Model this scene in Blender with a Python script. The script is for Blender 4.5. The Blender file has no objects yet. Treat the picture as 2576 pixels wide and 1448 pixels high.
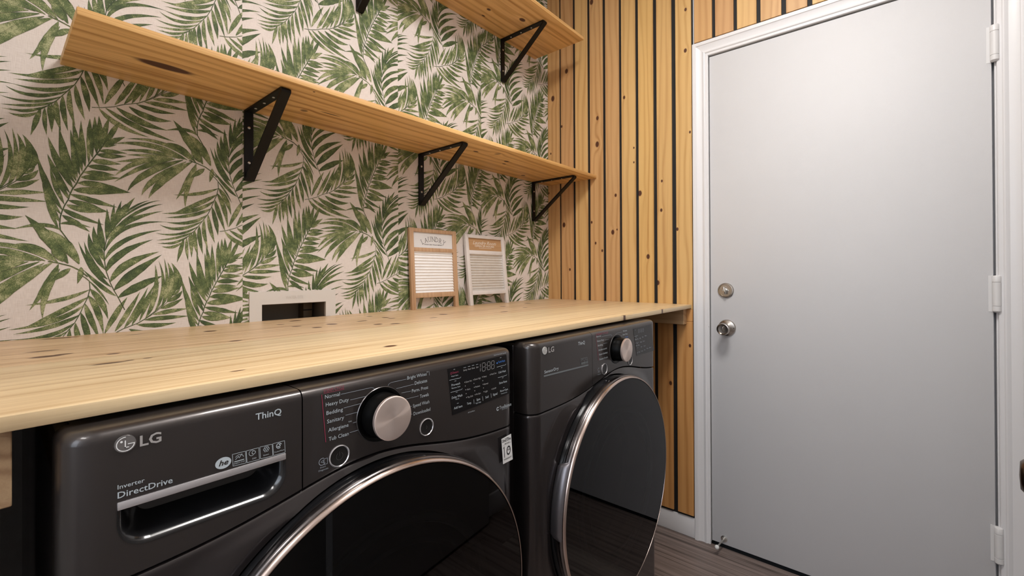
import bpy, bmesh, math, random
from mathutils import Vector, Matrix
import numpy as np
C = bpy.context.scene
COL = C.collection

# ---------------------------------------------------------------- camera
CAM = np.array([-1.96527, -1.40289, 1.13323]); YAW, PITCH, ROLL = (math.radians(v) for v in (49.53112, 0.24931, -0.23921))
FOC, PPX, PPY = 1121.34304, 1288.0, 682.28266            # pixels, for a 2576 x 1448 frame
_f = np.array([math.sin(YAW)*math.cos(PITCH), math.cos(YAW)*math.cos(PITCH), math.sin(PITCH)])
_r = np.array([math.cos(YAW), -math.sin(YAW), 0.0]); _u = np.cross(_r, _f)
_r, _u = _r*math.cos(ROLL)+_u*math.sin(ROLL), -_r*math.sin(ROLL)+_u*math.cos(ROLL)
def at(px, py, axis, val):
    """the point of the plane (axis = val) that is seen at a pixel of the photograph"""
    d = _f + _r*(px-PPX)/FOC - _u*(py-PPY)/FOC
    return CAM + d*((val-CAM[axis])/d[axis])
cd = bpy.data.cameras.new('camera'); cam = bpy.data.objects.new('camera', cd); COL.objects.link(cam)
m = Matrix.Identity(4)
for i in range(3):
    m[i][0], m[i][1], m[i][2], m[i][3] = _r[i], _u[i], -_f[i], CAM[i]
cam.matrix_world = m
cd.sensor_width = 36; cd.lens = FOC/2576*36; cd.shift_y = (PPY-724)/2576; cd.clip_start = .01
C.camera = cam

# ---------------------------------------------------------------- light and exposure
w = bpy.data.worlds.new('world'); C.world = w; w.use_nodes = True
w.node_tree.nodes['Background'].inputs[0].default_value = (.55, .62, .75, 1)
w.node_tree.nodes['Background'].inputs[1].default_value = .35
C.view_settings.view_transform = 'Standard'; C.view_settings.look = 'None'
C.view_settings.gamma = 1; C.view_settings.use_curve_mapping = False
C.view_settings.exposure = 0.0
def area(name, loc, target, sx, sy, power, col):
    l = bpy.data.lights.new(name, 'AREA'); l.shape = 'RECTANGLE'; l.size = sx; l.size_y = sy
    l.energy = power; l.color = col
    o = bpy.data.objects.new(name, l); COL.objects.link(o); o.location = loc
    o.rotation_euler = (Vector(target)-Vector(loc)).to_track_quat('-Z', 'Y').to_euler()
    return o
CH = 2.72
LAMP = (-1.15, -1.25, CH-.08)
area('ceiling_lamp_light', LAMP, (LAMP[0], LAMP[1], 0), .42, .42, 26, (1, .968, .935))
area('hall_fill_light', (-2.75, -1.30, CH-.06), (-2.2, -1.0, 0), .5, .5, 16, (1, .965, .93))  # added fill, softens the shade on the wallpaper under the shelf
area('hall_daylight', (-3.25, -1.25, 1.55), (-1.0, -1.1, 1.2), .9, 1.3, 5, (.84, .90, 1))

# ---------------------------------------------------------------- helpers
def tag(o, label=None, cat=None, group=None, kind=None):
    if label: o['label'] = label
    if cat: o['category'] = cat
    if group: o['group'] = group
    if kind: o['kind'] = kind
    return o
def empty(name, loc, label, cat, group=None):
    o = bpy.data.objects.new(name, None); COL.objects.link(o); o.location = loc; o.empty_display_size = .05
    return tag(o, label, cat, group)
def obj(name, bm, mat, parent=None, smooth=None):
    me = bpy.data.meshes.new(name)
    if isinstance(bm, bmesh.types.BMesh):
        bm.to_mesh(me); bm.free()
    else:
        me.from_pydata(bm[0], [], bm[1])
    me.update()
    for mm in (mat if isinstance(mat, (list, tuple)) else [mat]): me.materials.append(mm)
    if smooth is not None:
        me.shade_smooth()
        me.set_sharp_from_angle(angle=math.radians(smooth))
    o = bpy.data.objects.new(name, me); COL.objects.link(o)
    if parent:
        o.parent = parent
        def wm(p):
            q = Matrix.Translation(p.location) @ p.rotation_euler.to_matrix().to_4x4()
            return (wm(p.parent) @ p.matrix_parent_inverse @ q) if p.parent else q
        o.matrix_parent_inverse = wm(parent).inverted()
    return o
def box(bm, lo, hi, bev=0, seg=2):
    lo = [min(a, b) for a, b in zip(lo, hi)] if False else lo
    x0, x1 = sorted((lo[0], hi[0])); y0, y1 = sorted((lo[1], hi[1])); z0, z1 = sorted((lo[2], hi[2]))
    v = [bm.verts.new(p) for p in ((x0,y0,z0),(x1,y0,z0),(x1,y1,z0),(x0,y1,z0),(x0,y0,z1),(x1,y0,z1),(x1,y1,z1),(x0,y1,z1))]
    fs = [bm.faces.new([v[i] for i in q]) for q in ((0,3,2,1),(4,5,6,7),(0,1,5,4),(1,2,6,5),(2,3,7,6),(3,0,4,7))]
    if bev:
        es = list({e for f in fs for e in f.edges})
        bmesh.ops.bevel(bm, geom=es, offset=bev, segments=seg, affect='EDGES', profile=.5)
    return bm
def boxo(name, lo, hi, mat, parent=None, bev=0, seg=2):
    return obj(name, box(bmesh.new(), lo, hi, bev, seg), mat, parent, 35 if bev else None)
def lathe(bm, prof, centre, axis='y', n=48, a0=0, a1=2*math.pi, sgn=-1):
    """prof: (radius, distance along axis); axis direction sgn"""
    cx, cy, cz = centre; full = abs(a1-a0-2*math.pi) < 1e-6
    rows = []
    for r, h in prof:
        row = []
        for i in range(n if full else n+1):
            a = a0+(a1-a0)*i/n; c, s = math.cos(a), math.sin(a)
            if axis == 'y': p = (cx+r*c, cy+sgn*h, cz+r*s)
            elif axis == 'x': p = (cx+sgn*h, cy+r*c, cz+r*s)
            else: p = (cx+r*c, cy+r*s, cz+sgn*h)
            row.append(p)
        if r < 1e-6: row = [bm.verts.new(row[0])]*len(row)
        else: row = [bm.verts.new(p) for p in row]
        rows.append(row)
    m_ = len(rows[0])
    for A, B in zip(rows, rows[1:]):
        for i in range(m_ if full else m_-1):
            j = (i+1) % m_
            q = [A[i], A[j], B[j], B[i]]; q2 = []
            for v in q:
                if v not in q2: q2.append(v)
            if len(q2) > 2:
                try: bm.faces.new(q2)
                except ValueError: pass
    return bm
def fix(bm):
    bmesh.ops.recalc_face_normals(bm, faces=bm.faces[:]); return bm
def tube(bm, pts, r, n=10):
    prev = None
    for k, p in enumerate(pts):
        p = Vector(p); d = (Vector(pts[min(k+1, len(pts)-1)])-Vector(pts[max(k-1, 0)])).normalized()
        a = d.orthogonal().normalized(); b = d.cross(a)
        row = [bm.verts.new(p+(a*math.cos(t)+b*math.sin(t))*r) for t in [2*math.pi*i/n for i in range(n)]]
        if prev:
            for i in range(n): bm.faces.new((prev[i], prev[(i+1) % n], row[(i+1) % n], row[i]))
        else: bm.faces.new(row[::-1])
        prev = row
    bm.faces.new(prev)
    return bm

# ---------------------------------------------------------------- materials
def node_mat(name):
    mt = bpy.data.materials.new(name); mt.use_nodes = True
    return mt, mt.node_tree.nodes, mt.node_tree.links, mt.node_tree.nodes['Principled BSDF']
def plain(name, col, rough=.5, metal=0, bump=0, bscale=200, var=0, coat=0, spec=None, vscale=8):
    mt, N, L, b = node_mat(name)
    b.inputs['Base Color'].default_value = (*col, 1); b.inputs['Roughness'].default_value = rough
    b.inputs['Metallic'].default_value = metal
    if coat: b.inputs['Coat Weight'].default_value = coat; b.inputs['Coat Roughness'].default_value = .08
    if spec is not None: b.inputs['Specular IOR Level'].default_value = spec
    tc = N.new('ShaderNodeTexCoord')
    if var:
        n = N.new('ShaderNodeTexNoise'); n.inputs['Scale'].default_value = vscale; n.inputs['Detail'].default_value = 5
        L.new(tc.outputs['Object'], n.inputs['Vector'])
        mx = N.new('ShaderNodeMix'); mx.data_type = 'RGBA'
        mx.inputs[6].default_value = (*[c*(1-var) for c in col], 1); mx.inputs[7].default_value = (*[min(1, c*(1+var)) for c in col], 1)
        L.new(n.outputs[0], mx.inputs[0]); L.new(mx.outputs[2], b.inputs['Base Color'])
    if bump:
        n = N.new('ShaderNodeTexNoise'); n.inputs['Scale'].default_value = bscale; n.inputs['Detail'].default_value = 4
        L.new(tc.outputs['Object'], n.inputs['Vector'])
        bp = N.new('ShaderNodeBump'); bp.inputs['Strength'].default_value = bump; bp.inputs['Distance'].default_value = .001
        L.new(n.outputs[0], bp.inputs['Height']); L.new(bp.outputs[0], b.inputs['Normal'])
    return mt
def wood(name, along=0, across=1, light=(.70, .45, .205), dark=(.47, .245, .085), freq=42, seed=0., knots=(), strips=0, rough=.42, ring=1.0, grainy=1.0, strip_amp=.16):
    """pine: long grain along one axis, growth rings across, knots at given (along, across, radius_along, radius_across, darkness)"""
    mt, N, L, b = node_mat(name)
    def M(op, a, b_=None, c=None):
        n = N.new('ShaderNodeMath'); n.operation = op
        for i, v in enumerate((a, b_, c)):
            if v is None: continue
            if isinstance(v, (int, float)): n.inputs[i].default_value = v
            else: L.new(v, n.inputs[i])
        return n.outputs[0]
    tc = N.new('ShaderNodeTexCoord'); sp = N.new('ShaderNodeSeparateXYZ'); L.new(tc.outputs['Object'], sp.inputs[0])
    third = 3-along-across
    S, T, U = sp.outputs[along], sp.outputs[across], sp.outputs[third]
    def vec(x, y, z):
        c = N.new('ShaderNodeCombineXYZ')
        for i, v in enumerate((x, y, z)):
            if isinstance(v, (int, float)): c.inputs[i].default_value = v
            else: L.new(v, c.inputs[i])
        return c.outputs[0]
    def noise(v, sc, det=3, ro=.5):
        n = N.new('ShaderNodeTexNoise'); n.inputs['Scale'].default_value = sc; n.inputs['Detail'].default_value = det
        n.inputs['Roughness'].default_value = ro; L.new(v, n.inputs['Vector']); return n.outputs[0]
    # lamination strips: each its own tone and grain offset
    off = seed*3.7
    if strips:
        idx = M('FLOOR', M('MULTIPLY', M('ADD', T, 5.0), 1/strips))
        wn = N.new('ShaderNodeTexWhiteNoise'); wn.noise_dimensions = '1D'; L.new(M('ADD', idx, seed), wn.inputs['W'])
        tone = wn.outputs[0]; off = M('ADD', M('MULTIPLY', tone, 9.0), seed*3.7)
    warp = None; dark_k = None
    for (ka, kc, ra, rc, dk) in knots:
        da = M('MULTIPLY', M('SUBTRACT', S, ka), 1/ra); dc = M('MULTIPLY', M('SUBTRACT', T, kc), 1/rc)
        q = M('ADD', M('MULTIPLY', da, da), M('MULTIPLY', dc, dc))
        # wide deflection of grain round the knot
        wv = M('MULTIPLY', M('EXPONENT', M('MULTIPLY', q, -.16)), rc*1.6)
        warp = wv if warp is None else M('ADD', warp, wv)
        kk = M('MULTIPLY', M('EXPONENT', M('MULTIPLY', M('MULTIPLY', q, M('MULTIPLY', q, q)), -.9)), dk)
        dark_k = kk if dark_k is None else M('MAXIMUM', dark_k, kk)
    big = noise(vec(M('MULTIPLY', S, .7), M('ADD', M('MULTIPLY', T, 5), off), M('MULTIPLY', U, 3)), 1.6, 2)
    tt = M('ADD', M('ADD', T, M('MULTIPLY', U, .55)), M('MULTIPLY', big, .11*ring))
    if warp is not None: tt = M('ADD', tt, warp)
    rg = M('SINE', M('MULTIPLY', tt, freq*2*math.pi))
    rg = M('POWER', M('ADD', M('MULTIPLY', rg, .5), .5), 2.2)
    amp = noise(vec(M('MULTIPLY', S, .5), M('ADD', M('MULTIPLY', T, 9), off), 0.3), 2.0, 2)
    rg = M('MULTIPLY', rg, M('MULTIPLY', amp, 1.25))
    fine = noise(vec(M('MULTIPLY', S, 9), M('ADD', M('MULTIPLY', T, 420), off), M('MULTIPLY', U, 420)), 1.0, 3, .6)
    mid = noise(vec(M('MULTIPLY', S, 1.6), M('ADD', M('MULTIPLY', T, 60), off), M('MULTIPLY', U, 60)), 1.0, 2)
    f = M('ADD', M('MULTIPLY', rg, .95*ring), M('ADD', M('MULTIPLY', M('SUBTRACT', fine, .5), .55*grainy), M('MULTIPLY', M('SUBTRACT', mid, .45), 1.25*grainy)))
    # thin dark latewood lines
    ln_ = noise(vec(M('MULTIPLY', S, .55), M('ADD', M('MULTIPLY', M('ADD', T, M('MULTIPLY', warp, .6)) if warp is not None else T, 30), off), M('MULTIPLY', U, 30)), 1.0, 2)
    ln_ = M('MAXIMUM', M('SUBTRACT', 1.0, M('MULTIPLY', M('ABSOLUTE', M('SUBTRACT', ln_, .5)), 42)), 0.0)
    f = M('ADD', f, M('MULTIPLY', ln_, .42*grainy))
    if strips: f = M('ADD', f, M('MULTIPLY', M('SUBTRACT', tone, .5), strip_amp*2))
    mx = N.new('ShaderNodeMix'); mx.data_type = 'RGBA'; mx.clamp_factor = True
    mx.inputs[6].default_value = (*light, 1); mx.inputs[7].default_value = (*dark, 1); L.new(f, mx.inputs[0])
    out = mx.outputs[2]
    if dark_k is not None:
        m2 = N.new('ShaderNodeMix'); m2.data_type = 'RGBA'; m2.clamp_factor = True
        m2.inputs[7].default_value = (.085, .026, .009, 1); L.new(out, m2.inputs[6])
        L.new(M('MULTIPLY', dark_k, M('ADD', M('MULTIPLY', fine, .9), .95)), m2.inputs[0]); out = m2.outputs[2]
    L.new(out, b.inputs['Base Color']); b.inputs['Roughness'].default_value = rough
    bp = N.new('ShaderNodeBump'); bp.inputs['Strength'].default_value = .12; bp.inputs['Distance'].default_value = .001
    L.new(fine, bp.inputs['Height']); L.new(bp.outputs[0], b.inputs['Normal'])
    return mt

WHITE = plain('painted_trim_white', (.73, .72, .73), .32, bump=.15, bscale=60)
DOORW = plain('painted_door_white', (.585, .58, .59), .55, bump=.25, bscale=900, var=.03, vscale=3)
WALLW = plain('painted_wall', (.74, .73, .72), .6, bump=.2, bscale=300)
CEILW = plain('ceiling_paint', (.82, .81, .80), .8, bump=.2, bscale=300)
BLACKW = plain('black_backing', (.006, .006, .006), .7)
BLKMET = plain('black_powder_coat', (.0035, .0032, .0032), .5, bump=.1, bscale=700, spec=.25)
STEEL = plain('screw_steel', (.62, .60, .56), .3, 1)
NICKEL = plain('satin_nickel', (.42, .38, .34), .24, 1)
GAP = plain('dark_gap', (.004, .004, .004), .8)

# linen paper of the wall covering
def paper_mat():
    mt, N, L, b = node_mat('linen_wallpaper')
    tc = N.new('ShaderNodeTexCoord'); fs = []
    for sc in ((900, 1, 60), (60, 1, 900)):
        mp = N.new('ShaderNodeMapping'); mp.inputs['Scale'].default_value = sc; L.new(tc.outputs['Object'], mp.inputs[0])
        n = N.new('ShaderNodeTexNoise'); n.inputs['Scale'].default_value = 1; n.inputs['Detail'].default_value = 2
        L.new(mp.outputs[0], n.inputs['Vector']); fs.append(n.outputs[0])
    ad = N.new('ShaderNodeMath'); ad.operation = 'ADD'; L.new(fs[0], ad.inputs[0]); L.new(fs[1], ad.inputs[1])
    mr = N.new('ShaderNodeMapRange'); mr.inputs[1].default_value = .7; mr.inputs[2].default_value = 1.3; L.new(ad.outputs[0], mr.inputs[0])
    mx = N.new('ShaderNodeMix'); mx.data_type = 'RGBA'
    mx.inputs[6].default_value = (.62, .555, .52, 1); mx.inputs[7].default_value = (.76, .70, .67, 1)
    L.new(mr.outputs[0], mx.inputs[0]); L.new(mx.outputs[2], b.inputs['Base Color']); b.inputs['Roughness'].default_value = .7
    return mt
PAPER = paper_mat()
def leaf_mat():
    mt, N, L, b = node_mat('printed_palm_leaf')
    tc = N.new('ShaderNodeTexCoord'); at_ = N.new('ShaderNodeAttribute'); at_.attribute_name = 'tone'
    ae = N.new('ShaderNodeAttribute'); ae.attribute_name = 'edge'
    n = N.new('ShaderNodeTexNoise'); n.inputs['Scale'].default_value = 38; n.inputs['Detail'].default_value = 6; n.inputs['Roughness'].default_value = .62
    L.new(tc.outputs['Object'], n.inputs['Vector'])
    n2 = N.new('ShaderNodeTexNoise'); n2.inputs['Scale'].default_value = 520; n2.inputs['Detail'].default_value = 2
    L.new(tc.outputs['Object'], n2.inputs['Vector'])
    def M(op, a, b_, c=None):
        q = N.new('ShaderNodeMath'); q.operation = op
        for i, v in enumerate((a, b_, c)):
            if v is None: continue
            if isinstance(v, (int, float)): q.inputs[i].default_value = v
            else: L.new(v, q.inputs[i])
        return q.outputs[0]
    f = M('ADD', at_.outputs['Fac'], M('MULTIPLY', M('SUBTRACT', n.outputs[0], .5), 2.3))
    f = M('ADD', f, M('MULTIPLY', M('SUBTRACT', n2.outputs[0], .5), 1.3))
    r = N.new('ShaderNodeValToRGB'); e = r.color_ramp.elements
    e[0].position = .05; e[0].color = (.042, .070, .026, 1); e[1].position = 1; e[1].color = (.40, .41, .23, 1)
    q = e.new(.38); q.color = (.078, .118, .040, 1); q = e.new(.66); q.color = (.155, .195, .075, 1)
    L.new(f, r.inputs[0])
    mx = N.new('ShaderNodeMix'); mx.data_type = 'RGBA'; mx.blend_type = 'MULTIPLY'
    mx.inputs[7].default_value = (.46, .46, .40, 1); L.new(r.outputs[0], mx.inputs[6])
    L.new(M('MULTIPLY', M('POWER', ae.outputs['Fac'], 5.0), .8), mx.inputs[0])
    L.new(mx.outputs[2], b.inputs['Base Color']); b.inputs['Roughness'].default_value = .7
    return mt
LEAF = leaf_mat()

# ---------------------------------------------------------------- the room
XS = -0.022                  # face of the wood slats on the right wall
ZC, TC, DC = .9972, .0157, .7501      # worktop: top, thickness, depth
ZS, TS, DS, XL = 1.6149, .0150, .2958, -1.8643
ZU, XU = 2.2539, -.134
YD0, YD1, ZDT = -.8199, -1.636, 2.04
YF = -.79                    # front of the machines' control panels
def structure(o): o['kind'] = 'structure'; return o
# back wall, with the hole for the outlet box
hx0, hz1 = at(657, 766, 1, 0)[0], at(657, 766, 1, 0)[2]
hx1 = at(817.5, 757.5, 1, 0)[0]; hz0 = .945
wb = structure(obj('wall_back', (lambda bm: (box(bm, (-3.3, 0, 0), (hx0, .1, CH)), box(bm, (hx1, 0, 0), (.1, .1, CH)),
     box(bm, (hx0, 0, 0), (hx1, .1, hz0)), box(bm, (hx0, 0, hz1), (hx1, .1, CH)), bm)[-1])(bmesh.new()), WALLW))
wr = structure(obj('wall_right', (lambda bm: (box(bm, (0, 0, 0), (.1, YD0+.004, CH)), box(bm, (0, YD0+.004, ZDT+.004), (.1, YD1-.012, CH)),
     box(bm, (0, YD1-.012, 0), (.1, -1.82, CH)), bm)[-1])(bmesh.new()), WALLW))
boxo('black_backing', (-.0130, -.0014, .087), (-.0002, -.756, CH-.002), BLACKW, wr)
boxo('black_backing', (-.0130, YD0+.02, ZDT+.068), (-.0002, -1.715, CH-.002), BLACKW, wr)
wf = structure(boxo('wall_front', (-3.3, -1.72, 0), (0, -1.82, CH), plain('warm_grey_wall', (.50, .47, .45), .6, bump=.2, bscale=300)))
structure(boxo('wall_left', (-2.09, 0, 0), (-1.99, -.80, CH), WALLW))
structure(boxo('wall_hall', (-3.4, 0, 0), (-3.3, -1.82, CH), WALLW))
structure(boxo('ceiling', (-3.4, .1, CH), (.1, -1.82, CH+.1), CEILW))
# floor of vinyl planks
fl = structure(boxo('floor', (-3.4, .1, -.1), (.1, -1.82, -.004), GAP))
PLK = [wood('vinyl_plank_%d' % i, 1, 0, light=c, dark=d, freq=24, seed=i*1.3+.4, rough=.38, grainy=1.5, ring=.6)
       for i, (c, d) in enumerate((((.25, .195, .17), (.075, .053, .045)), ((.21, .16, .14), (.065, .046, .039)), ((.27, .22, .19), (.09, .066, .055))))]
rnd = random.Random(4)
x = -3.3; row = 0
while x < -.001:
    x1 = min(x+.182, 0); y = 0; ln = .22+.09*(row*5 % 3)
    while y > -1.72:
        y1 = max(y-ln, -1.72); ln = 1.30
        boxo('plank', (x+.0006, y-.0006, -.004), (x1-.0006, y1+.0006, 0), PLK[rnd.randrange(3)], fl, .0006, 1); y = y1
    x = x1; row += 1

# ---------------------------------------------------------------- palm wallpaper in four drops
JX = [(-2.02, -1.4995, (-1.541, 1.253)), (-1.4995, -.975, (-1.052, 1.101)), (-.975, -.532, (-.787, 1.435)), (-.532, -.0003, (-.345, 1.316))]
A1 = (0, .537); A2 = (.2565, -.2685)
LEAVES=[(5,27,99,-1,125,-30,162,9.2),(5,19,120,-13,162,-38,226,9.9),(5,12,139,-13,174,-28,226,11.1),(5,8,161,-13,205,-20,246,12.5),(5,7,181,-7,223,-12,262,12.9),(5,7,204,0,243,-3,282,11.6),(5,10,232,12,268,11,305,9.8),(5,17,246,21,284,24,319,7.8),(5,22,255,29,291,37,327,9.0),(5,24,260,36,299,46,320,9.3),(5,26,265,42,303,62,337,11.7),(5,31,95,72,123,118,147,19.0),(5,24,113,61,154,115,200,20.1),(5,17,133,50,176,110,207,17.5),(5,10,157,37,200,97,237,15.4),(5,7,183,44,232,115,262,10.6),(5,8,206,46,262,124,283,9.4),(5,12,232,50,278,118,310,11.2),(5,23,256,69,303,118,328,7.3),(5,29,-263,71,-221,112,-201,4.9),(5,34,-252,61,-222,91,-203,4.7),(5,-20,136,-1,109,15,78,4.5),(1,-19,115,-65,95,-119,85,8.9),(1,-22,98,-71,64,-122,36,12.3),(1,-28,80,-76,49,-143,35,10.6),(1,-35,59,-78,37,-136,25,9.6),(1,-44,41,-84,17,-137,14,8.8),(1,-54,24,-105,-1,-147,7,8.2),(1,-64,9,-108,-15,-155,-15,6.3),(1,-74,-6,-110,-24,-154,-33,6.3),(1,-85,-17,-115,-36,-153,-41,5.3),(1,-91,-23,-119,-40,-144,-37,3.1),(1,-100,-36,-121,-49,-143,-48,7.2),(1,-18,117,1,85,13,45,13.0),(1,-21,102,-5,64,5,10,12.6),(1,-26,83,-16,45,-1,-2,11.3),(1,-33,63,-24,23,-19,-14,11.7),(1,-42,41,-37,4,-26,-35,10.3),(1,-51,28,-51,-10,-42,-51,9.9),(1,-62,10,-61,-25,-54,-66,10.5),(1,-72,-3,-72,-33,-65,-69,11.4),(1,-79,-12,-80,-42,-79,-75,9.4),(1,-90,-24,-90,-53,-87,-83,7.9),(1,-96,-27,-103,-56,-111,-89,9.2),(1,-84,-14,-83,-31,-84,-48,7.2),(2,7,12,27,57,48,96,12.4),(2,25,15,48,57,72,109,11.1),(2,42,22,65,63,87,119,11.2),(2,56,27,77,74,102,129,9.8),(2,70,35,88,83,111,134,7.6),(2,82,41,101,103,101,175,11.7),(2,98,52,117,117,108,184,7.8),(2,113,67,125,119,119,191,9.7),(2,125,80,136,128,126,181,15.6),(2,-121,-172,-111,-127,-123,-89,13.4),(2,-116,-161,-104,-138,-113,-101,9.9),(2,65,28,103,23,144,26,11.0),(2,80,38,120,40,172,41,11.4),(2,97,50,131,56,172,61,10.9),(2,112,64,135,73,159,88,11.3),(2,126,80,145,92,157,108,11.1),(2,-121,-173,-111,-165,-104,-153,6.2),(2,-3,-1,35,-32,90,-47,11.9),(2,9,3,67,-27,143,-47,13.7),(2,28,10,74,-13,126,-21,16.3),(2,51,18,91,2,135,5,15.5),(3,4,-87,8,-51,15,-18,10.8),(3,8,-80,22,-48,32,-24,11.1),(3,-2,-99,-1,-56,-3,-18,11.8),(3,-7,-106,-9,-62,-10,-21,12.3),(3,-14,-117,-18,-71,-18,-28,12.7),(3,-20,-132,-21,-90,-23,-48,6.3),(3,-26,-141,-31,-90,-33,-36,10.5),(3,-31,-152,-39,-94,-47,-37,11.3),(3,-35,-161,-44,-112,-50,-61,10.1),(3,-39,-169,-45,-126,-47,-85,8.3),(3,-41,-175,-58,-120,-68,-60,13.6),(3,-42,-181,-61,-138,-68,-76,8.6),(3,-46,-192,-69,-140,-85,-85,14.0),(3,-51,-204,-73,-162,-86,-123,10.2),(3,-53,-214,-67,-183,-73,-147,10.3),(3,-54,-217,-66,-186,-75,-157,7.6),(3,-60,-230,-74,-189,-82,-152,8.7),(3,-63,-243,-87,-189,-102,-127,11.4),(3,-65,-253,-83,-221,-94,-187,9.1),(3,-67,267,-80,295,-91,324,9.8),(3,-69,252,-80,284,-89,313,6.9),(3,-66,249,-94,258,-138,245,8.6),(3,4,-89,22,-72,44,-57,13.0),(3,5,-89,16,-84,29,-79,5.5),(3,-2,-100,19,-97,48,-96,10.4),(3,-7,-109,17,-108,46,-103,12.2),(3,-15,-125,8,-124,37,-124,12.7),(3,-21,-139,2,-138,33,-139,13.6),(3,-29,-154,-2,-152,26,-152,12.1),(3,-33,-166,-2,-162,35,-157,14.8),(3,-38,-180,-1,-180,55,-190,16.0),(3,-45,-196,-7,-194,51,-190,16.6),(3,-50,-207,-13,-217,30,-228,13.2),(3,-53,-221,-22,-229,16,-242,13.4),(3,-56,-231,-30,-239,8,-241,13.0),(3,-61,-241,-38,-255,6,-271,11.7),(3,-63,-255,-42,-270,-18,-289,12.0),(3,-66,263,-45,265,-16,258,7.8),(4,-70,177,-103,207,-135,214,13.2),(4,-77,178,-138,211,-211,208,10.0),(4,-89,180,-162,201,-234,191,13.3),(4,-95,180,-138,194,-166,200,9.1),(4,-104,180,-166,186,-224,177,9.6),(4,-120,179,-166,176,-212,169,8.0),(4,-120,178,-178,164,-232,148,9.9),(4,113,-97,63,-117,25,-153,11.8),(4,-114,178,-175,148,-233,100,11.6),(4,-98,178,-170,132,-209,81,16.0),(4,-91,175,-155,120,-182,75,13.5),(4,-78,177,-136,123,-169,69,17.6),(4,-69,173,-87,126,-113,73,13.4),(4,-67,163,-88,109,-93,55,12.3),(4,-50,164,-65,150,-83,133,11.9),(4,-33,167,-34,150,-39,129,10.3),(4,-54,175,-85,231,-119,277,22.5),(4,-36,174,-58,218,-86,249,19.3),(4,-62,179,-70,199,-83,219,19.3)]
SPINES=[(5,2.2,43,65,31,95,24,111,17,130,12,149,9,160,7,182,6,204,10,232,15,246,23,260,29,274),(1,2.2,-35,150,-26,143,-19,135,-18,117,-22,97,-28,81,-34,63,-43,42,-52,28,-63,11,-72,-3,-81,-13,-91,-24,-100,-32),(2,2.2,-15,-2,2,2,23,10,40,20,67,31,83,42,106,63,122,82),(2,1.8,65,29,78,38,88,45,97,52,109,63,116,70,124,78,131,88,135,95,141,107),(3,3.4,10,-72,4,-86,-3,-101,-11,-116,-22,-138,-29,-153,-35,-165,-40,-181,-47,-195,-52,-211),(3,3,-51,-206,-53,-218,-59,-232,-63,-245,-66,-259,-67,-276,-66,-288,-61,-297,-55,-308,-51,-316),(4,3.4,-85,179,-70,176,-49,169,-34,159,-22,145)]

def clip_poly(p, x0, x1, z0, z1):
    for ax, v, s in ((0, x0, 1), (0, x1, -1), (1, z0, 1), (1, z1, -1)):
        q = []
        for i in range(len(p)):
            a, b = p[i-1], p[i]; da, db = (a[ax]-v)*s, (b[ax]-v)*s
            if (da >= 0) != (db >= 0):
                t = da/(da-db); q.append(tuple(a[k]+(b[k]-a[k])*t for k in range(len(a))))
            if db >= 0: q.append(b)
        p = q
        if len(p) < 3: return []
    return p
TONE = {1: .52, 2: .56, 3: .50, 4: .62, 5: .38}
def leaf_quads(l, k):
    fr, x0, z0, xm, zm, x1, z1, wd = l; wd *= .00049
    p0, pm, p1 = (x0/1000, z0/1000), (xm/1000, zm/1000), (x1/1000, z1/1000)
    c = (2*pm[0]-.5*(p0[0]+p1[0]), 2*pm[1]-.5*(p0[1]+p1[1])); n = 11; L_, M_, R_ = [], [], []
    rr = random.Random(k)
    for i in range(n+1):
        t = i/n; a, b_, d = (1-t)**2, 2*t*(1-t), t*t
        x_, z_ = a*p0[0]+b_*c[0]+d*p1[0], a*p0[1]+b_*c[1]+d*p1[1]
        dx, dz = 2*(1-t)*(c[0]-p0[0])+2*t*(p1[0]-c[0]), 2*(1-t)*(c[1]-p0[1])+2*t*(p1[1]-c[1])
        h = math.hypot(dx, dz) or 1; nx, nz = -dz/h, dx/h
        s = wd*(max(0, math.sin(math.pi*min(1, t**.84)))**.86)*(1 if t < .6 else 1-.22*(t-.6)/.4)
        if i == 0: s = wd*.10
        s1 = s*(1+rr.uniform(-.09, .09)); s2 = s*(1+rr.uniform(-.09, .09))
        L_.append((x_+nx*s1, z_+nz*s1, 1.)); M_.append((x_, z_, 0.)); R_.append((x_-nx*s2, z_-nz*s2, 1.))
    tn = TONE[fr]+rr.uniform(-.12, .12)
    for i in range(n):
        yield [L_[i], L_[i+1], M_[i+1], M_[i]], tn
        yield [M_[i], M_[i+1], R_[i+1], R_[i]], tn
def spine_quads(s):
    fr, wd = s[0], s[1]*.00068; pts = [(s[i]/1000, s[i+1]/1000) for i in range(2, len(s), 2)]
    for i in range(len(pts)-1):
        a, b_ = pts[i], pts[i+1]; d = (b_[0]-a[0], b_[1]-a[1]); h = math.hypot(*d); nx, nz = -d[1]/h*wd/2, d[0]/h*wd/2
        yield [(a[0]+nx, a[1]+nz, .8), (b_[0]+nx, b_[1]+nz, .8), (b_[0]-nx, b_[1]-nz, .8), (a[0]-nx, a[1]-nz, .8)], TONE[fr]-.25
QUADS = [list(leaf_quads(l, k)) for k, l in enumerate(LEAVES)]+[list(spine_quads(s)) for s in SPINES]
PX0, PX1, PZ1 = at(625.6, 734.4, 1, 0)[0], at(842, 727, 1, 0)[0], at(625.6, 734.4, 1, 0)[2]
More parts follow.
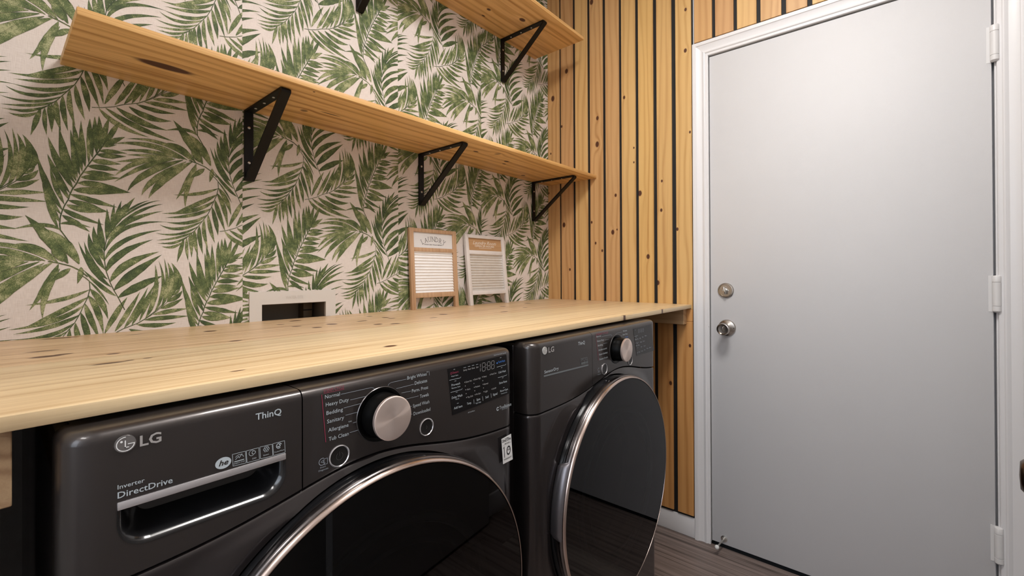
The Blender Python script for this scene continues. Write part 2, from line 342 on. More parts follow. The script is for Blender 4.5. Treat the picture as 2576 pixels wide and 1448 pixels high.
for (x0, x1, J) in JX:
    bm = bmesh.new()
    if x0 < hx0 < x1:
        for r_ in ((x0, hx0, .85, CH), (hx1, x1, .85, CH), (hx0, hx1, hz1, CH), (hx0, hx1, .85, hz0)):
            box(bm, (r_[0], -.0003, r_[2]), (r_[1], -.0011 if x0 > -1.6 else -.0009, r_[3]))
    else: box(bm, (x0, -.0003, .85), (x1, -.0011 if x0 < -1.6 else -.0009, CH))
    pan = obj('wallpaper_panel', bm, PAPER, wb)
    V, F, tone, edge = [], [], [], []
    for m_ in range(-9, 10):
        for n_ in range(-9, 10):
            ox, oz = J[0]+m_*A2[0], J[1]+m_*A2[1]+n_*A1[1]
            if not (x0-.5 < ox < x1+.5 and .5 < oz < 3.1): continue
            for k, qs in enumerate(QUADS):
                yy = -.00125-.0000045*k
                for q, tn in qs:
                    p = clip_poly([(a+ox, b_+oz, e) for a, b_, e in q], x0, x1, .96, CH)
                    if len(p) < 3: continue
                    cxq = sum(a[0] for a in p)/len(p); czq = sum(a[1] for a in p)/len(p)
                    if PX0 < cxq < PX1 and czq < PZ1: continue
                    i0 = len(V); V += [(a[0], yy, a[1]) for a in p]; edge += [a[2] for a in p]; tone += [tn]*len(p)
                    F.append(tuple(range(i0, i0+len(p))))
    pr = obj('leaf_print', (V, F), LEAF, pan); pr['kind'] = 'stuff'
    for nm, dat in (('tone', tone), ('edge', edge)):
        a_ = pr.data.attributes.new(nm, 'FLOAT', 'POINT'); a_.data.foreach_set('value', dat)

# ---------------------------------------------------------------- wood slats on the right wall
sl = [(540, 632), (640, 735), (748, 845), (860, 962), (978, 1085), (1100, 1210), (1228, 1345), (1367, 1485), (1512, 1634)]
SY = []
for a, b_ in sl:
    SY.append((at(1200+a/3.016, 585, 0, XS)[1], at(1200+(b_-5)/3.016, 585, 0, XS)[1]))
SY[0] = (-.0016, SY[0][1]); SY[-1] = (SY[-1][0], -.7545)
KN = [(912, 68, 8), (1190, 95, 3), (1190, 205, 3), (1236, 440, 8), (1052, 455, 5), (1398, 568, 5), (660, 680, 7), (1030, 735, 7), (1062, 715, 3),
      (900, 818, 4), (1298, 920, 7), (1520, 712, 5), (705, 1018, 4), (870, 660, 4), (950, 875, 4), (1372, 1118, 7), (560, 140, 3), (545, 440, 3)]
KN = [(1200+a/3.016, 340+b_/3.016, r) for a, b_, r in KN]
KN += [(1390.6, 248, 8), (1425, 179, 7), (1488, 5, 8), (1502.8, 297, 6), (1502.3, 363, 8), (1724.5, 24, 5), (1724, 127, 6), (1735.6, 332, 4), (1570, 245, 5),
       (1687, 963, 6), (1735.6, 869, 5), (1413, 318, 4), (1665, 455, 4)]
KW = []
for a, b_, r in KN:
    p = at(a, b_, 0, XS); dist = (p-CAM)@_f
    KW.append((p[1], p[2], r*dist/FOC*.62))
TINT = [((.62, .37, .18), (.42, .21, .085)), ((.60, .35, .18), (.40, .20, .085)), ((.70, .45, .215), (.48, .255, .10)), ((.64, .39, .20), (.42, .215, .09)),
        ((.62, .38, .20), (.44, .235, .105)), ((.70, .46, .22), (.50, .28, .11)), ((.71, .46, .20), (.48, .25, .085)), ((.67, .43, .20), (.46, .25, .10)), ((.69, .45, .21), (.48, .265, .10))]
# slats continue above the door, cut off at the head casing
OV = [(190, 318), (342, 474), (500, 640), (670, 820), (855, 1008), (1045, 1185)]
OY = []
for a, b_ in OV:
    zz = 2.106+.0005
    def yy(px):
        lo, hi = -.76, -1.7
        for _ in range(40):
            mid = (lo+hi)/2; P = np.array([XS, mid, zz])-CAM; u = PPX+FOC*(P@_r)/(P@_f)
            if u < px: lo = mid
            else: hi = mid
        return lo
    OY.append((yy(1680+a/2.875), yy(1680+b_/2.875)))
OY.append((OY[-1][1]-.012, OY[-1][1]-.075)); OY.append((OY[-1][1]-.012, OY[-1][1]-.075))
zbot = .098; zcut = .925
for i, (ya, yb) in enumerate(SY+OY):
    kn = [(z, y, r*1.4, r*.95, 1.0) for (y, z, r) in KW if yb-.004 < y < ya+.004]
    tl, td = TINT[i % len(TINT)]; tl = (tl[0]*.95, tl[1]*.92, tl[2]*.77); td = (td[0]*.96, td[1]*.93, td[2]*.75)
    mt = wood('pine_slat_%d' % i, 2, 1, tl, td, freq=34, seed=i*.83+.2, knots=kn, rough=.5, ring=.85, grainy=.5)
    rz = random.Random(i).uniform(-.002, .002)
    if i < len(SY):
        boxo('slat', (XS, ya, ZC-.02), (-.0132, yb, CH-.002), mt, wr, .0008, 1)
        if i < 8 or True:
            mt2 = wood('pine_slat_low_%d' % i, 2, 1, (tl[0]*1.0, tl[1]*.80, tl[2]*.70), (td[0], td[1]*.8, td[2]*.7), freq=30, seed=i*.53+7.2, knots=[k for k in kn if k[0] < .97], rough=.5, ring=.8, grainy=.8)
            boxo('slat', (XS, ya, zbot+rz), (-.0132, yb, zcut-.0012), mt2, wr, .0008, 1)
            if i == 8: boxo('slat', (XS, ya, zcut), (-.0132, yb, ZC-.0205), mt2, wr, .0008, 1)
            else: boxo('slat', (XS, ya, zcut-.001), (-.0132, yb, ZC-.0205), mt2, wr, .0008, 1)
    else:
        boxo('slat', (XS, ya, 2.107), (-.0132, yb, CH-.002), mt, wr, .0008, 1)
# skirting below the slats
structure(obj('baseboard_right', (lambda bm: (box(bm, (0, -.001, 0), (-.014, -.757, .085), .002, 2), bm)[-1])(bmesh.new()), WHITE, None, 35))
structure(boxo('baseboard_front', (-1.36, -1.706, 0), (-.02, -1.72, .10), WHITE, None, .003, 2))

# ---------------------------------------------------------------- door, frame and furniture
PROF = [(0, 0), (0, -.0095), (.002, -.0110), (.010, -.0112), (.0125, -.0140), (.0150, -.0150), (.019, -.0140), (.024, -.0118), (.034, -.0128), (.042, -.0150),
        (.0455, -.0165), (.0475, -.0190), (.050, -.0195), (.0590, -.0195), (.0610, -.0185), (.0615, 0)]
PROF = [(o*1.012, h) for o, h in PROF]
def casing(name, y0, y1, ztop, side):
    bm = bmesh.new()
    def P(o, h, k):   # k: 0 left foot, 1 left top, 2 right top, 3 right foot
        return {0: (h, y0+o, 0), 1: (h, y0+o, ztop+o), 2: (h, y1-o, ztop+o), 3: (h, y1-o, 0)}[k]
    a, b_ = side
    A = [bm.verts.new(P(o, h, a)) for o, h in PROF]; B = [bm.verts.new(P(o, h, b_)) for o, h in PROF]
    for i in range(len(PROF)-1): bm.faces.new((A[i], B[i], B[i+1], A[i+1]))
    bm.faces.new(A); bm.faces.new(B[::-1])
    return structure(obj(name, fix(bm), WHITE, None, 25))
casing('trim_1', YD0+.0005, YD1-.008, ZDT+.0035, (0, 1)); casing('trim_2', YD0+.0005, YD1-.008, ZDT+.0035, (1, 2)); casing('trim_3', YD0+.0005, YD1-.008, ZDT+.0035, (2, 3))
structure(obj('trim_4', (lambda bm: (box(bm, (.034, YD0+.004, 0), (.10, YD0-.010, ZDT)), box(bm, (.034, YD1+.010, 0), (.10, YD1-.012, ZDT)), box(bm, (.034, YD0, ZDT-.01), (.10, YD1, ZDT+.004)),
     box(bm, (.0005, YD1-.0045, 0), (.034, YD1-.012, ZDT+.0035)), bm)[-1])(bmesh.new()), WHITE))
structure(boxo('trim_5', (.05, YD0, -.003), (.1, YD1, .006), GAP))
door = structure(boxo('door_1', (0, YD0-.0022, .014), (.034, YD1+.0012, ZDT-.0015), DOORW, None, .0012, 2))
HW = plain('painted_hinge', (.70, .69, .69), .35)
for (pa, pb) in ((62, 155), (692, 785), (1322, 1414)):
    z1, z0 = at(2498, pa, 0, -.010)[2], at(2498, pb, 0, -.010)[2]
    bm = bmesh.new(); c = (-.009, YD1-.0042, 0); h = z1-z0
    pr = [(0, z0), (.006, z0), (.0085, z0+.003), (.0100, z0+.004), (.0100, z0+h*.16), (.0088, z0+h*.165), (.0088, z0+h*.175), (.0100, z0+h*.18), (.0100, z1-h*.2), (.0088, z1-h*.195), (.0088, z1-h*.185), (.0100, z1-h*.18),
          (.0100, z1-.004), (.0085, z1-.0015), (0, z1)]
    lathe(bm, pr, c, 'z', 20, sgn=1)
    box(bm, (-.0008, YD1-.0042, z0+.001), (.0, YD1+.012, z1-.001))
    obj('hinge', fix(bm), HW, door, 35)
# knob
ky, kz = at(1829, 824, 0, 0)[1:]
kn = obj('door_knob', fix(lathe(bmesh.new(), [(0, .0005), (.0335, .0005), (.0335, .003), (.031, .0065), (.020, .0095), (.0125, .013), (.0115, .028), (.015, .035), (.0215, .041), (.0245, .050), (.0242, .060), (.0225, .064),
     (.0205, .0645), (.0195, .0615), (.018, .0560), (.0, .0545)], (0, ky, kz), 'x', 48)), NICKEL, door, 30)
bm = bmesh.new(); box(bm, (-.0555, ky-.0022, kz-.010), (-.064, ky+.0022, kz+.010), .0018, 3); obj('turn_button', bm, NICKEL, kn, 40)
boxo('latch_hole', (-.0072, ky-.0285, kz-.0022), (-.0078, ky-.0235, kz+.0022), GAP, kn)
dy, dz = at(1826, 730, 0, 0)[1:]
db = obj('deadbolt', fix(lathe(bmesh.new(), [(0, .0005), (.0305, .0005), (.0305, .0045), (.0285, .0065), (.0255, .0068), (.0245, .0060), (.0, .0062)], (0, dy, dz), 'x', 48)), NICKEL, door, 30)
bm = bmesh.new(); lathe(bm, [(0, 0), (.0085, 0), (.0085, .006), (.006, .008), (0, .008)], (-.0062, dy, dz), 'x', 24)
bmesh.ops.create_uvsphere(bm, u_segments=20, v_segments=14, radius=1, matrix=Matrix.Translation((-.0185, dy, dz)) @ Matrix.Rotation(math.radians(-14), 4, 'X') @ Matrix.Diagonal((.0075, .0052, .0170, 1)))
tt_ = obj('thumb_turn', fix(bm), STEEL, db, 40); 
for s in (-1, 1): obj('screw', fix(lathe(bmesh.new(), [(0, .0058), (.003, .0058), (.0026, .0075), (0, .008)], (0, dy+s*.0105, dz), 'x', 14)), STEEL, db, 40)
st = at(1788, 820, 0, -.010)
obj('strike_plate', fix(lathe(bmesh.new(), [(0, 0), (.0165, 0), (.0165, .0011), (0, .0012)], (-.0098, YD0+.0010, kz), 'x', 32, math.radians(-62), math.radians(62))), plain('brass_dark', (.10, .075, .045), .4, 1), door, 40)
# door stop
s0 = at(1822, 1354, 0, 0); s1 = (-.073, s0[1]+.008, s0[2]-.004)
ds = obj('door_stop', fix(lathe(bmesh.new(), [(0, .0005), (.0125, .0005), (.0125, .003), (.008, .0045), (.004, .012), (0, .012)], (0, s0[1], s0[2]), 'x', 24)), STEEL, door, 40)
obj('stop_rod', tube(bmesh.new(), [(-.004, s0[1], s0[2]), s1], .0032, 12), STEEL, ds, 40)
bm = bmesh.new(); bmesh.ops.create_uvsphere(bm, u_segments=16, v_segments=10, radius=.0085, matrix=Matrix.Translation(s1)); obj('rubber_tip', bm, plain('rubber_white', (.72, .72, .70), .6), ds, 60)

# second door, ajar, just outside the right edge; its knob reaches into view
kc = at(2616, 1205, 2, .876); hxn, hyn = -.50, -1.695
ang = math.atan2(kc[1]-hyn, kc[0]-hxn)+math.asin(.085/math.hypot(kc[1]-hyn, kc[0]-hxn))
d2 = structure(boxo('door_2', (0, -.035, .012), (.80, 0, 2.035), DOORW, None, .0012, 2))
d2.location = (hxn, hyn, 0); d2.rotation_euler = (0, 0, ang)
# local +y points to the room or away from it, whichever side the knob is on
sgn = 1 if (math.cos(ang)*(kc[1]-hyn)-math.sin(ang)*(kc[0]-hxn)) > 0 else -1
ca, sa = math.cos(ang), math.sin(ang)
kl = (ca*(kc[0]-hxn)+sa*(kc[1]-hyn), -sa*(kc[0]-hxn)+ca*(kc[1]-hyn))
bm = bmesh.new(); y_face = 0 if sgn > 0 else -.035
lathe(bm, [(0, 0), (.032, 0), (.032, .004), (.02, .009), (.0115, .014), (.0115, .028), (.0205, .040), (.0245, .050), (.0235, .060), (.017, .066), (0, .067)], (kl[0], y_face, .876), 'y', 40, sgn=sgn)
k2 = bpy.data.objects.new('door_knob', bpy.data.meshes.new('door_knob')); fix(bm).to_mesh(k2.data); bm.free(); k2.data.materials.append(plain('knob_bronze', (.14, .10, .075), .3, 1)); k2.data.shade_smooth()
COL.objects.link(k2); k2.parent = d2

# ---------------------------------------------------------------- worktop, ledgers and shelves
def kpts(lst, axis, val, ia, ic, dk=.9):
    out = []
    for (px, py, ra, rc) in lst:
        p = at(px, py, axis, val); out.append((p[ia], p[ic], ra, rc, dk))
    return out
top = empty('worktop', (-1.0, -DC/2, ZC-TC), 'light pine worktop board running above the two dark front-load machines', 'worktop')
ck = [(0+a/3.68, 740+b_/3.68, ra, rc) for a, b_, ra, rc in ((1945, 340, .013, .012), (430, 575, .020, .011), (590, 553, .012, .006), (2180, 430, .012, .007), (1050, 550, .009, .006), (560, 404, .03, .008), (400, 525, .022, .006), (1240, 372, .015, .004))]
ck += [(600+a/3.22, 540+b_/3.22, ra, rc) for a, b_, ra, rc in ((340, 888, .010, .006), (470, 903, .012, .008), (635, 912, .012, .010), (755, 885, .013, .016), (1130, 886, .012, .010), (1270, 881, .015, .009), (1495, 884, .014, .014),
     (1000, 860, .016, .008), (460, 858, .016, .010), (1190, 832, .010, .012), (1240, 838, .012, .009), (720, 818, .010, .010), (1060, 822, .010, .008), (1580, 833, .014, .007), (1660, 806, .014, .014),
     (2140, 741, .014, .012), (2150, 785, .016, .010), (2345, 717, .016, .016), (2490, 767, .016, .012), (2320, 752, .010, .008))]
kb = kpts(ck, 2, ZC, 0, 1, .95)
CT = wood('pine_worktop_back', 0, 1, (.70, .50, .30), (.42, .24, .11), freq=34, seed=2.2, knots=kb, strips=.062, rough=.36, ring=.6, grainy=1.1, strip_amp=.14)
kf = kpts([(275, 913, .022, .006), (325, 906, .006, .004), (372, 900, .006, .004), (982, 870, .014, .008), (598, 932, .010, .003)], 2, ZC, 0, 1, .8)
kf += [(at(1571, 799, 1, -DC)[0], -DC, .008, .012, .75), (at(1666, 782, 1, -DC)[0], -DC, .006, .010, .75)]
CF = wood('pine_worktop_front', 0, 1, (.79, .61, .37), (.54, .35, .17), freq=30, seed=5.1, knots=kf, strips=.045, rough=.36, ring=.6, grainy=.95, strip_amp=.22)
YM = -.398
boxo('plank', (-1.987, -.0015, ZC-TC), (XS-.0005, YM+.0003, ZC), CT, top, .0008, 1)
boxo('plank', (-1.987, YM-.0003, ZC-TC), (XS-.0005, -DC, ZC), CF, top, .0012, 2)
LG1 = wood('pine_ledger', 1, 2, (.52, .33, .17), (.36, .20, .09), freq=30, seed=8.8, knots=[(-.64, .962, .006, .006, .8)], rough=.55, ring=.8)
lr = boxo('ledger_board', (XS-.0008, -.004, .913), (-.060, -.730, ZC-TC-.0005), LG1, None, .001, 1)
tag(lr, 'short pine support board under the right end of the worktop, against the slats', 'board')
ll = boxo('ledger_board', (-1.9895, -.004, .905), (-1.9508, -.740, ZC-TC-.0005), wood('pine_endgrain', 1, 2, (.50, .34, .20), (.33, .20, .11), freq=60, seed=3.1, rough=.6, ring=1.6), None, .001, 1)
tag(ll, 'pine support board under the left end of the worktop, end grain showing', 'board')

def shelf(name, label, x0, x1, z, seed, ku, edge_k=(), light=(.80, .50, .20), dark=(.44, .205, .05)):
    mt = wood(name+'_pine_%d' % seed, 0, 1, light, dark, freq=24, seed=seed, knots=ku+list(edge_k), strips=.098, rough=.42, ring=1.0, grainy=.85, strip_amp=.09)
    o = boxo(name, (x0, -.0018, z-TS), (x1, -DS, z), mt, None, .0014, 2)
    return tag(o, label, 'shelf', 'pine wall shelves')
zb = ZS-TS
ku = kpts([(416, 168, .050, .016), (765, 278, .010, .010), (832, 287, .030, .004), (1197, 381, .012, .006), (1274, 406, .012, .008), (1252, 387, .012, .014), (1316, 441, .012, .008), (1268, 412, .010, .005)], 2, zb, 0, 1, 1.0)
ku[1] = ku[1][:4]+(.5,); ku[2] = ku[2][:4]+(.6,); ku[5] = ku[5][:4]+(.4,)
ke = [(at(790, 231, 2, zb)[0], at(790, 231, 2, zb)[1], .003, .003, .9)]
shelf('wall_shelf', 'long pine shelf across the middle of the palm wallpaper, on three black brackets', XL, XS-.0015, ZS, 3, ku, ke)
ku = kpts([(1229.6, 24, .010, .006), (1216, 39.6, .009, .004), (1314, 50, .016, .010)], 2, ZU-TS, 0, 1, 1.0)
shelf('wall_shelf', 'upper pine shelf cut off by the top of the photo, ending short of the slats', -1.86, XU, ZU, 6, ku, light=(.80, .51, .22))

def bracket(xc, z, label):
    y0 = -.0022; w2 = .0118; T = .0050; D_ = .250; H_ = .200; zt = z-TS-.0003
    root = empty('shelf_bracket', (xc, -.0022, zt-H_), label, 'bracket', 'black triangular shelf brackets')
    # closed flat-bar triangle: outer and inner outline in (y, z)
    r = .006
    def arc(cy, cz, a0, a1, rr, n=5): return [(cy+rr*math.cos(a0+(a1-a0)*i/n), cz+rr*math.sin(a0+(a1-a0)*i/n)) for i in range(n+1)]
    A = (y0, zt); B = (y0-D_, zt); Cc = (y0, zt-H_)
    dgy, dgz = (Cc[0]-B[0]), (Cc[1]-B[1]); L_ = math.hypot(dgy, dgz); ny, nz = dgz/L_, -dgy/L_    # normal of diagonal pointing out (down-front)
    out = [A, (B[0]+.004, zt)] + [(B[0]-.001, zt-.002), (B[0]-.003, zt-.006), (B[0]-.002, zt-.011)] + [(y0-.013, Cc[1]+.0005), (y0-.008, Cc[1]-.001), (y0, Cc[1])]
    ti = T
    # inner: offset
    inn = [(y0-ti, zt-ti), (B[0]+.0115, zt-ti), (B[0]+.0095, zt-.0058), (B[0]+.0055, zt-.0066), (B[0]+.0055, zt-.0090), (B[0]+.0060, zt-.0108), (y0-.0095, Cc[1]+.0085), (y0-ti, Cc[1]+.0065)]
    bm = bmesh.new(); rings = []
    for xx in (xc-w2, xc+w2):
        rings.append(([bm.verts.new((xx, a, b_)) for a, b_ in out], [bm.verts.new((xx, a, b_)) for a, b_ in inn]))
    n = len(out)
    for i in range(n):
        j = (i+1) % n
        for o_, i_ in rings: bm.faces.new((o_[i], o_[j], i_[j], i_[i]))
        bm.faces.new((rings[0][0][i], rings[0][0][j], rings[1][0][j], rings[1][0][i]))
        bm.faces.new((rings[0][1][i], rings[0][1][j], rings[1][1][j], rings[1][1][i]))
    obj('flat_bar_frame', fix(bm), BLKMET, root, 30)
    for zz in (zt-.048, zt-.148):
        obj('screw', fix(lathe(bmesh.new(), [(0, .0001), (.0042, .0001), (.0036, .0016), (.0016, .0022), (.0012, .0010), (0, .0010)], (xc, y0-T, zz), 'y', 16)), STEEL, root, 40)
    for yy in (-.055, -.115, -.175):
        obj('screw', fix(lathe(bmesh.new(), [(0, .0001), (.0036, .0001), (.0030, .0014), (0, .0020)], (xc, y0+yy, zt-T), 'z', 16)), STEEL, root, 40)
    return root
bracket((-1.495-1.474)/2, ZS, 'black steel bracket nearest the camera under the middle shelf')
bracket((-.883-.859)/2, ZS, 'black steel bracket under the middle shelf, above the wood-framed washboard sign')
bracket((-.165-.140)/2, ZS, 'black steel bracket under the right end of the middle shelf, beside the slats')
bracket(-.388, ZU, 'black steel bracket under the right end of the upper shelf')
bracket(-1.135, ZU, 'black steel bracket at the top edge of the photo, only its lower tip showing')

# ---------------------------------------------------------------- lettering helper
def text_mesh(s, shear=0, space=1.0, bold=0):
    cu = bpy.data.curves.new('t', 'FONT'); cu.body = s; cu.resolution_u = 2; cu.shear = shear; cu.space_character = space; cu.offset = bold
    cu.fill_mode = 'FRONT' if hasattr(cu, 'fill_mode') else cu.fill_mode
    o = bpy.data.objects.new('t', cu); COL.objects.link(o); bpy.context.view_layer.update()
    me = bpy.data.meshes.new_from_object(o)
    vs = [tuple(v.co) for v in me.vertices]; fs = [tuple(p.vertices) for p in me.polygons]
    bpy.data.objects.remove(o); bpy.data.curves.remove(cu); bpy.data.meshes.remove(me)
    return vs, fs
CAPH = .73
class Print:
    """flat print collected into one mesh, on the plane y = Y (facing the room)"""
    def __init__(s, Y): s.V, s.F, s.Y = [], [], Y
    def add(s, vs, fs):
        i0 = len(s.V); s.V += vs; s.F += [tuple(i+i0 for i in f) for f in fs]
    def word(s, t, pl, pr, cap, shear=0, bold=0):
        vs, fs = text_mesh(t, shear, 1.0, bold)
        a, b_ = at(*pl, 1, s.Y), at(*pr, 1, s.Y); h = at(pl[0], pl[1]-cap, 1, s.Y)[2]-a[2]
        x0, x1 = min(v[0] for v in vs), max(v[0] for v in vs)
        k = (b_[0]-a[0])/(x1-x0); dz = (b_[2]-a[2])*0
        s.add([(a[0]+(v[0]-x0)*k, s.Y, (a[2]+b_[2])/2+v[1]*h/CAPH) for v in vs], fs)
    def line(s, pts, wd=.0006, px=True):
        P = [at(*p, 1, s.Y) for p in pts] if px else [np.array((p[0], s.Y, p[1])) for p in pts]
        for a, b_ in zip(P, P[1:]):
            d = b_-a; h = math.hypot(d[0], d[2]) or 1; nx, nz = -d[2]/h*wd/2, d[0]/h*wd/2; ex, ez = d[0]/h*wd/2, d[2]/h*wd/2
            s.add([(a[0]-ex+nx, s.Y, a[2]-ez+nz), (b_[0]+ex+nx, s.Y, b_[2]+ez+nz), (b_[0]+ex-nx, s.Y, b_[2]+ez-nz), (a[0]-ex-nx, s.Y, a[2]-ez-nz)], [(0, 1, 2, 3)])
    def ring(s, cx, cz, r, wd, a0=0, a1=360, n=28, dy=0, rx=1):
        V, F = [], []
        for i in range(n+1):
            a = math.radians(a0+(a1-a0)*i/n)
            V += [(cx+(r-wd/2)*math.cos(a)*rx, s.Y+dy, cz+(r-wd/2)*math.sin(a)), (cx+(r+wd/2)*math.cos(a)*rx, s.Y+dy, cz+(r+wd/2)*math.sin(a))]
        s.add(V, [(2*i, 2*i+1, 2*i+3, 2*i+2) for i in range(n)])
    def disc(s, cx, cz, r, n=20, dy=0, rx=1):
        s.add([(cx+r*math.cos(2*math.pi*i/n)*rx, s.Y+dy, cz+r*math.sin(2*math.pi*i/n)) for i in range(n)], [tuple(range(n))])
    def rect(s, x0, x1, z0, z1): s.add([(x0, s.Y, z0), (x1, s.Y, z0), (x1, s.Y, z1), (x0, s.Y, z1)], [(0, 1, 2, 3)])
    def done(s, name, mat, parent, label=None):
        o = obj(name, (s.V, s.F), mat, parent); o['kind'] = 'stuff'
        if label: o['label'] = label
        return o
INK = plain('print_pale', (.50, .56, .60), .5)
INKD = plain('print_pale_dim', (.33, .37, .42), .5)
INKR = plain('print_magenta', (.30, .035, .075), .5)
INKB = plain('print_blue', (.05, .20, .60), .5)
INKK = plain('print_black', (.02, .02, .025), .5)

# ---------------------------------------------------------------- machines
BODY = plain('black_steel_enamel', (.030, .025, .0255), .27, .55, coat=.6, bump=.06, bscale=1500)
PANL = plain('black_steel_panel', (.040, .0335, .032), .30, .50, coat=.5, bump=.08, bscale=1800)
POCK = plain('pocket_gloss', (.012, .012, .013), .18, .2, coat=.5)
RIM = plain('rim_rose_chrome', (.56, .455, .41), .22, 1)
RIME = plain('rim_dark_chrome', (.17, .155, .155), .22, 1)
RIMD = plain('rim_dark_gloss', (.010, .010, .011), .12, .3)
CHR = plain('chrome_strip', (.74, .72, .74), .2, .75)
SCREEN = plain('display_black', (.004, .004, .005), .12)
HANDLE = plain('handle_grey_metal', (.17, .16, .17), .32, .85)
def knob_face_mat(cx, cz):
    mt, N, L, b = node_mat('radial_brushed_%d' % int(abs(cx)*1000))
    b.inputs['Base Color'].default_value = (.80, .67, .61, 1); b.inputs['Metallic'].default_value = .8; b.inputs['Roughness'].default_value = .36
    b.inputs['Anisotropic'].default_value = .85
    tn = N.new('ShaderNodeTangent'); tn.direction_type = 'RADIAL'; tn.axis = 'Y'; L.new(tn.outputs[0], b.inputs['Tangent'])
    return mt
def glass_mat():
    mt, N, L, b = node_mat('smoked_door_glass')
    out = N['Material Output']; N.remove(b)
    g = N.new('ShaderNodeBsdfGlossy'); g.inputs['Roughness'].default_value = .015; g.inputs['Color'].default_value = (.72, .72, .73, 1)
    t = N.new('ShaderNodeBsdfTransparent'); t.inputs['Color'].default_value = (.14, .14, .15, 1)
    f = N.new('ShaderNodeFresnel'); f.inputs['IOR'].default_value = 1.5
    mx = N.new('ShaderNodeMixShader'); L.new(f.outputs[0], mx.inputs[0]); L.new(t.outputs[0], mx.inputs[1]); L.new(g.outputs[0], mx.inputs[2])
    L.new(mx.outputs[0], out.inputs['Surface']); return mt
GLASS = glass_mat()
def machine(kind, label, cat, xc, u0, dcx, seam_x):
    W2, R, ZT = .343, .030, .9745
    xl, xr = xc-W2, xc+W2
    root = empty(kind, (xc, -.42, 0), label, cat)
    boxo('cabinet', (xl+.001, -.05, .02), (xr-.001, -.735, ZT-.004), BODY, root, .006, 3)
    for sx in (-1, 1):
        for yy in (-.10, -.68):
            obj('foot', fix(lathe(bmesh.new(), [(0, 0), (.02, 0), (.02, .012), (.008, .014), (.008, .03), (0, .03)], (xc+sx*.29, yy, 0), 'z', 16, sgn=1)), GAP, root, 40)
    # path round the front
    path = [(xl, -.735, -1, 0)]
    for i in range(9):
        a = math.radians(i*90/8); path.append((xl+R-R*math.cos(a), YF+R-R*math.sin(a), -math.cos(a), -math.sin(a)))
    nf = 224
    for i in range(1, nf): path.append((xl+R+(2*W2-2*R)*i/nf, YF, 0, -1))
    for i in range(9):
        a = math.radians(90-i*90/8); path.append((xr-R+R*math.cos(a), YF+R-R*math.sin(a), math.cos(a), -math.sin(a)))
    path.append((xr, -.735, 1, 0))
    zb_ = lambda x_: .8125+.0415*math.exp(-((x_-xc-u0)/.165)**2)
    zr = ZT-.013; n_arc = 6
    def piece(name, xa, xb, mat, hole=None):
        cols = [p for p in path if xa-1e-6 <= p[0] <= xb+1e-6]
        if xa > xl: cols = [(xa, YF, 0, -1)]+[p for p in cols if p[0] > xa+1e-4]
        if xb < xr: cols = [p for p in cols if p[0] < xb-1e-4]+[(xb, YF, 0, -1)]
        bm = bmesh.new(); g = []
        for (x_, y_, nx, ny) in cols:
            z0_ = zb_(x_)+.0009; col = []
            for z_, ins in ((z0_-.0002, .006), (z0_+.0001, .0014), (z0_+.0012, .0)): col.append(bm.verts.new((x_-nx*ins, y_-ny*ins, z_)))
            if hole: col.append(bm.verts.new((x_, y_, hole[2]))); col.append(bm.verts.new((x_, y_, hole[3])))
            for i in range(n_arc+1):
                a = math.radians(90*i/n_arc); ins = .013*(1-math.cos(a)); col.append(bm.verts.new((x_-nx*ins, y_-ny*ins, zr+.013*math.sin(a))))
            g.append(col)
        for A, B in zip(g, g[1:]):
            for i in range(len(A)-1):
                if hole and i == 3 and A[i].co.x >= hole[0]-1e-6 and B[i].co.x <= hole[1]+1e-6: continue
                bm.faces.new((A[i], B[i], B[i+1], A[i+1]))
        # top lid back to the cabinet
        tl = [c[-1] for c in g]; bk = [bm.verts.new((v.co.x, -.70, ZT)) for v in tl]
        for i in range(len(tl)-1): bm.faces.new((tl[i], tl[i+1], bk[i+1], bk[i]))
        if xa > xl or xb < xr:
            pass
        return fix(bm), g
    if kind == 'washing_machine':
        # drawer with a scooped pull below a bright strip
        s0, s1 = at(295.8, 1263, 1, YF), at(717.5, 1147, 1, YF); hx0_, hx1_, hz1_ = s0[0], s1[0], .8898; hz0_ = .8460
        bm, g = piece('drawer', xl, seam_x-.0008, PANL, None)
        # remove the flat faces under the hole and refill with a hole
        flat = [f for f in bm.faces if abs(f.normal.y) > .999 and f.calc_center_median().z < zr and f.calc_center_median().z > .80 and (max(v.co.z for v in f.verts)-min(v.co.z for v in f.verts)) > .02]
        loop_e = [e for e in {e for f in flat for e in f.edges} if sum(1 for f in e.link_faces if f in flat) == 1]
        bmesh.ops.delete(bm, geom=flat, context='FACES_ONLY')
        loop_e = [e for e in loop_e if e.is_valid]
        for e in [e for e in bm.edges if not e.link_faces]:
            if e not in loop_e: bm.edges.remove(e)
        def outline(ins, dy, drop=0):
            pts = []; r_ = .026-ins*.6
            x0_, x1_, zt_, zl_ = hx0_+ins, hx1_-ins, hz1_-drop, hz0_+ins
            pts += [(x0_, zt_), ((x0_*3+x1_)/4, zt_), ((x0_+x1_)/2, zt_), ((x0_+3*x1_)/4, zt_), (x1_, zt_)]
            for i in range(9):
                a = math.radians(-90*i/8); pts.append((x1_-r_+r_*math.cos(a), zl_+r_+r_*math.sin(a)))
            for i in range(9):
                a = math.radians(-90-90*i/8); pts.append((x0_+r_+r_*math.cos(a), zl_+r_+r_*math.sin(a)))
            return [bm.verts.new((a, YF+dy, b_)) for a, b_ in pts]
        o0 = outline(0, 0)
        he = [bm.edges.new((o0[i], o0[(i+1) % len(o0)])) for i in range(len(o0))]
        bmesh.ops.triangle_fill(bm, use_beauty=True, use_dissolve=False, edges=loop_e+he, normal=(0, -1, 0))
        # drop triangles that filled the hole itself
        kill = [f for f in bm.faces if all(v in o0 for v in f.verts)]
        bmesh.ops.delete(bm, geom=kill, context='FACES_ONLY')
        dr = obj('detergent_drawer', fix(bm), PANL, root, 30)
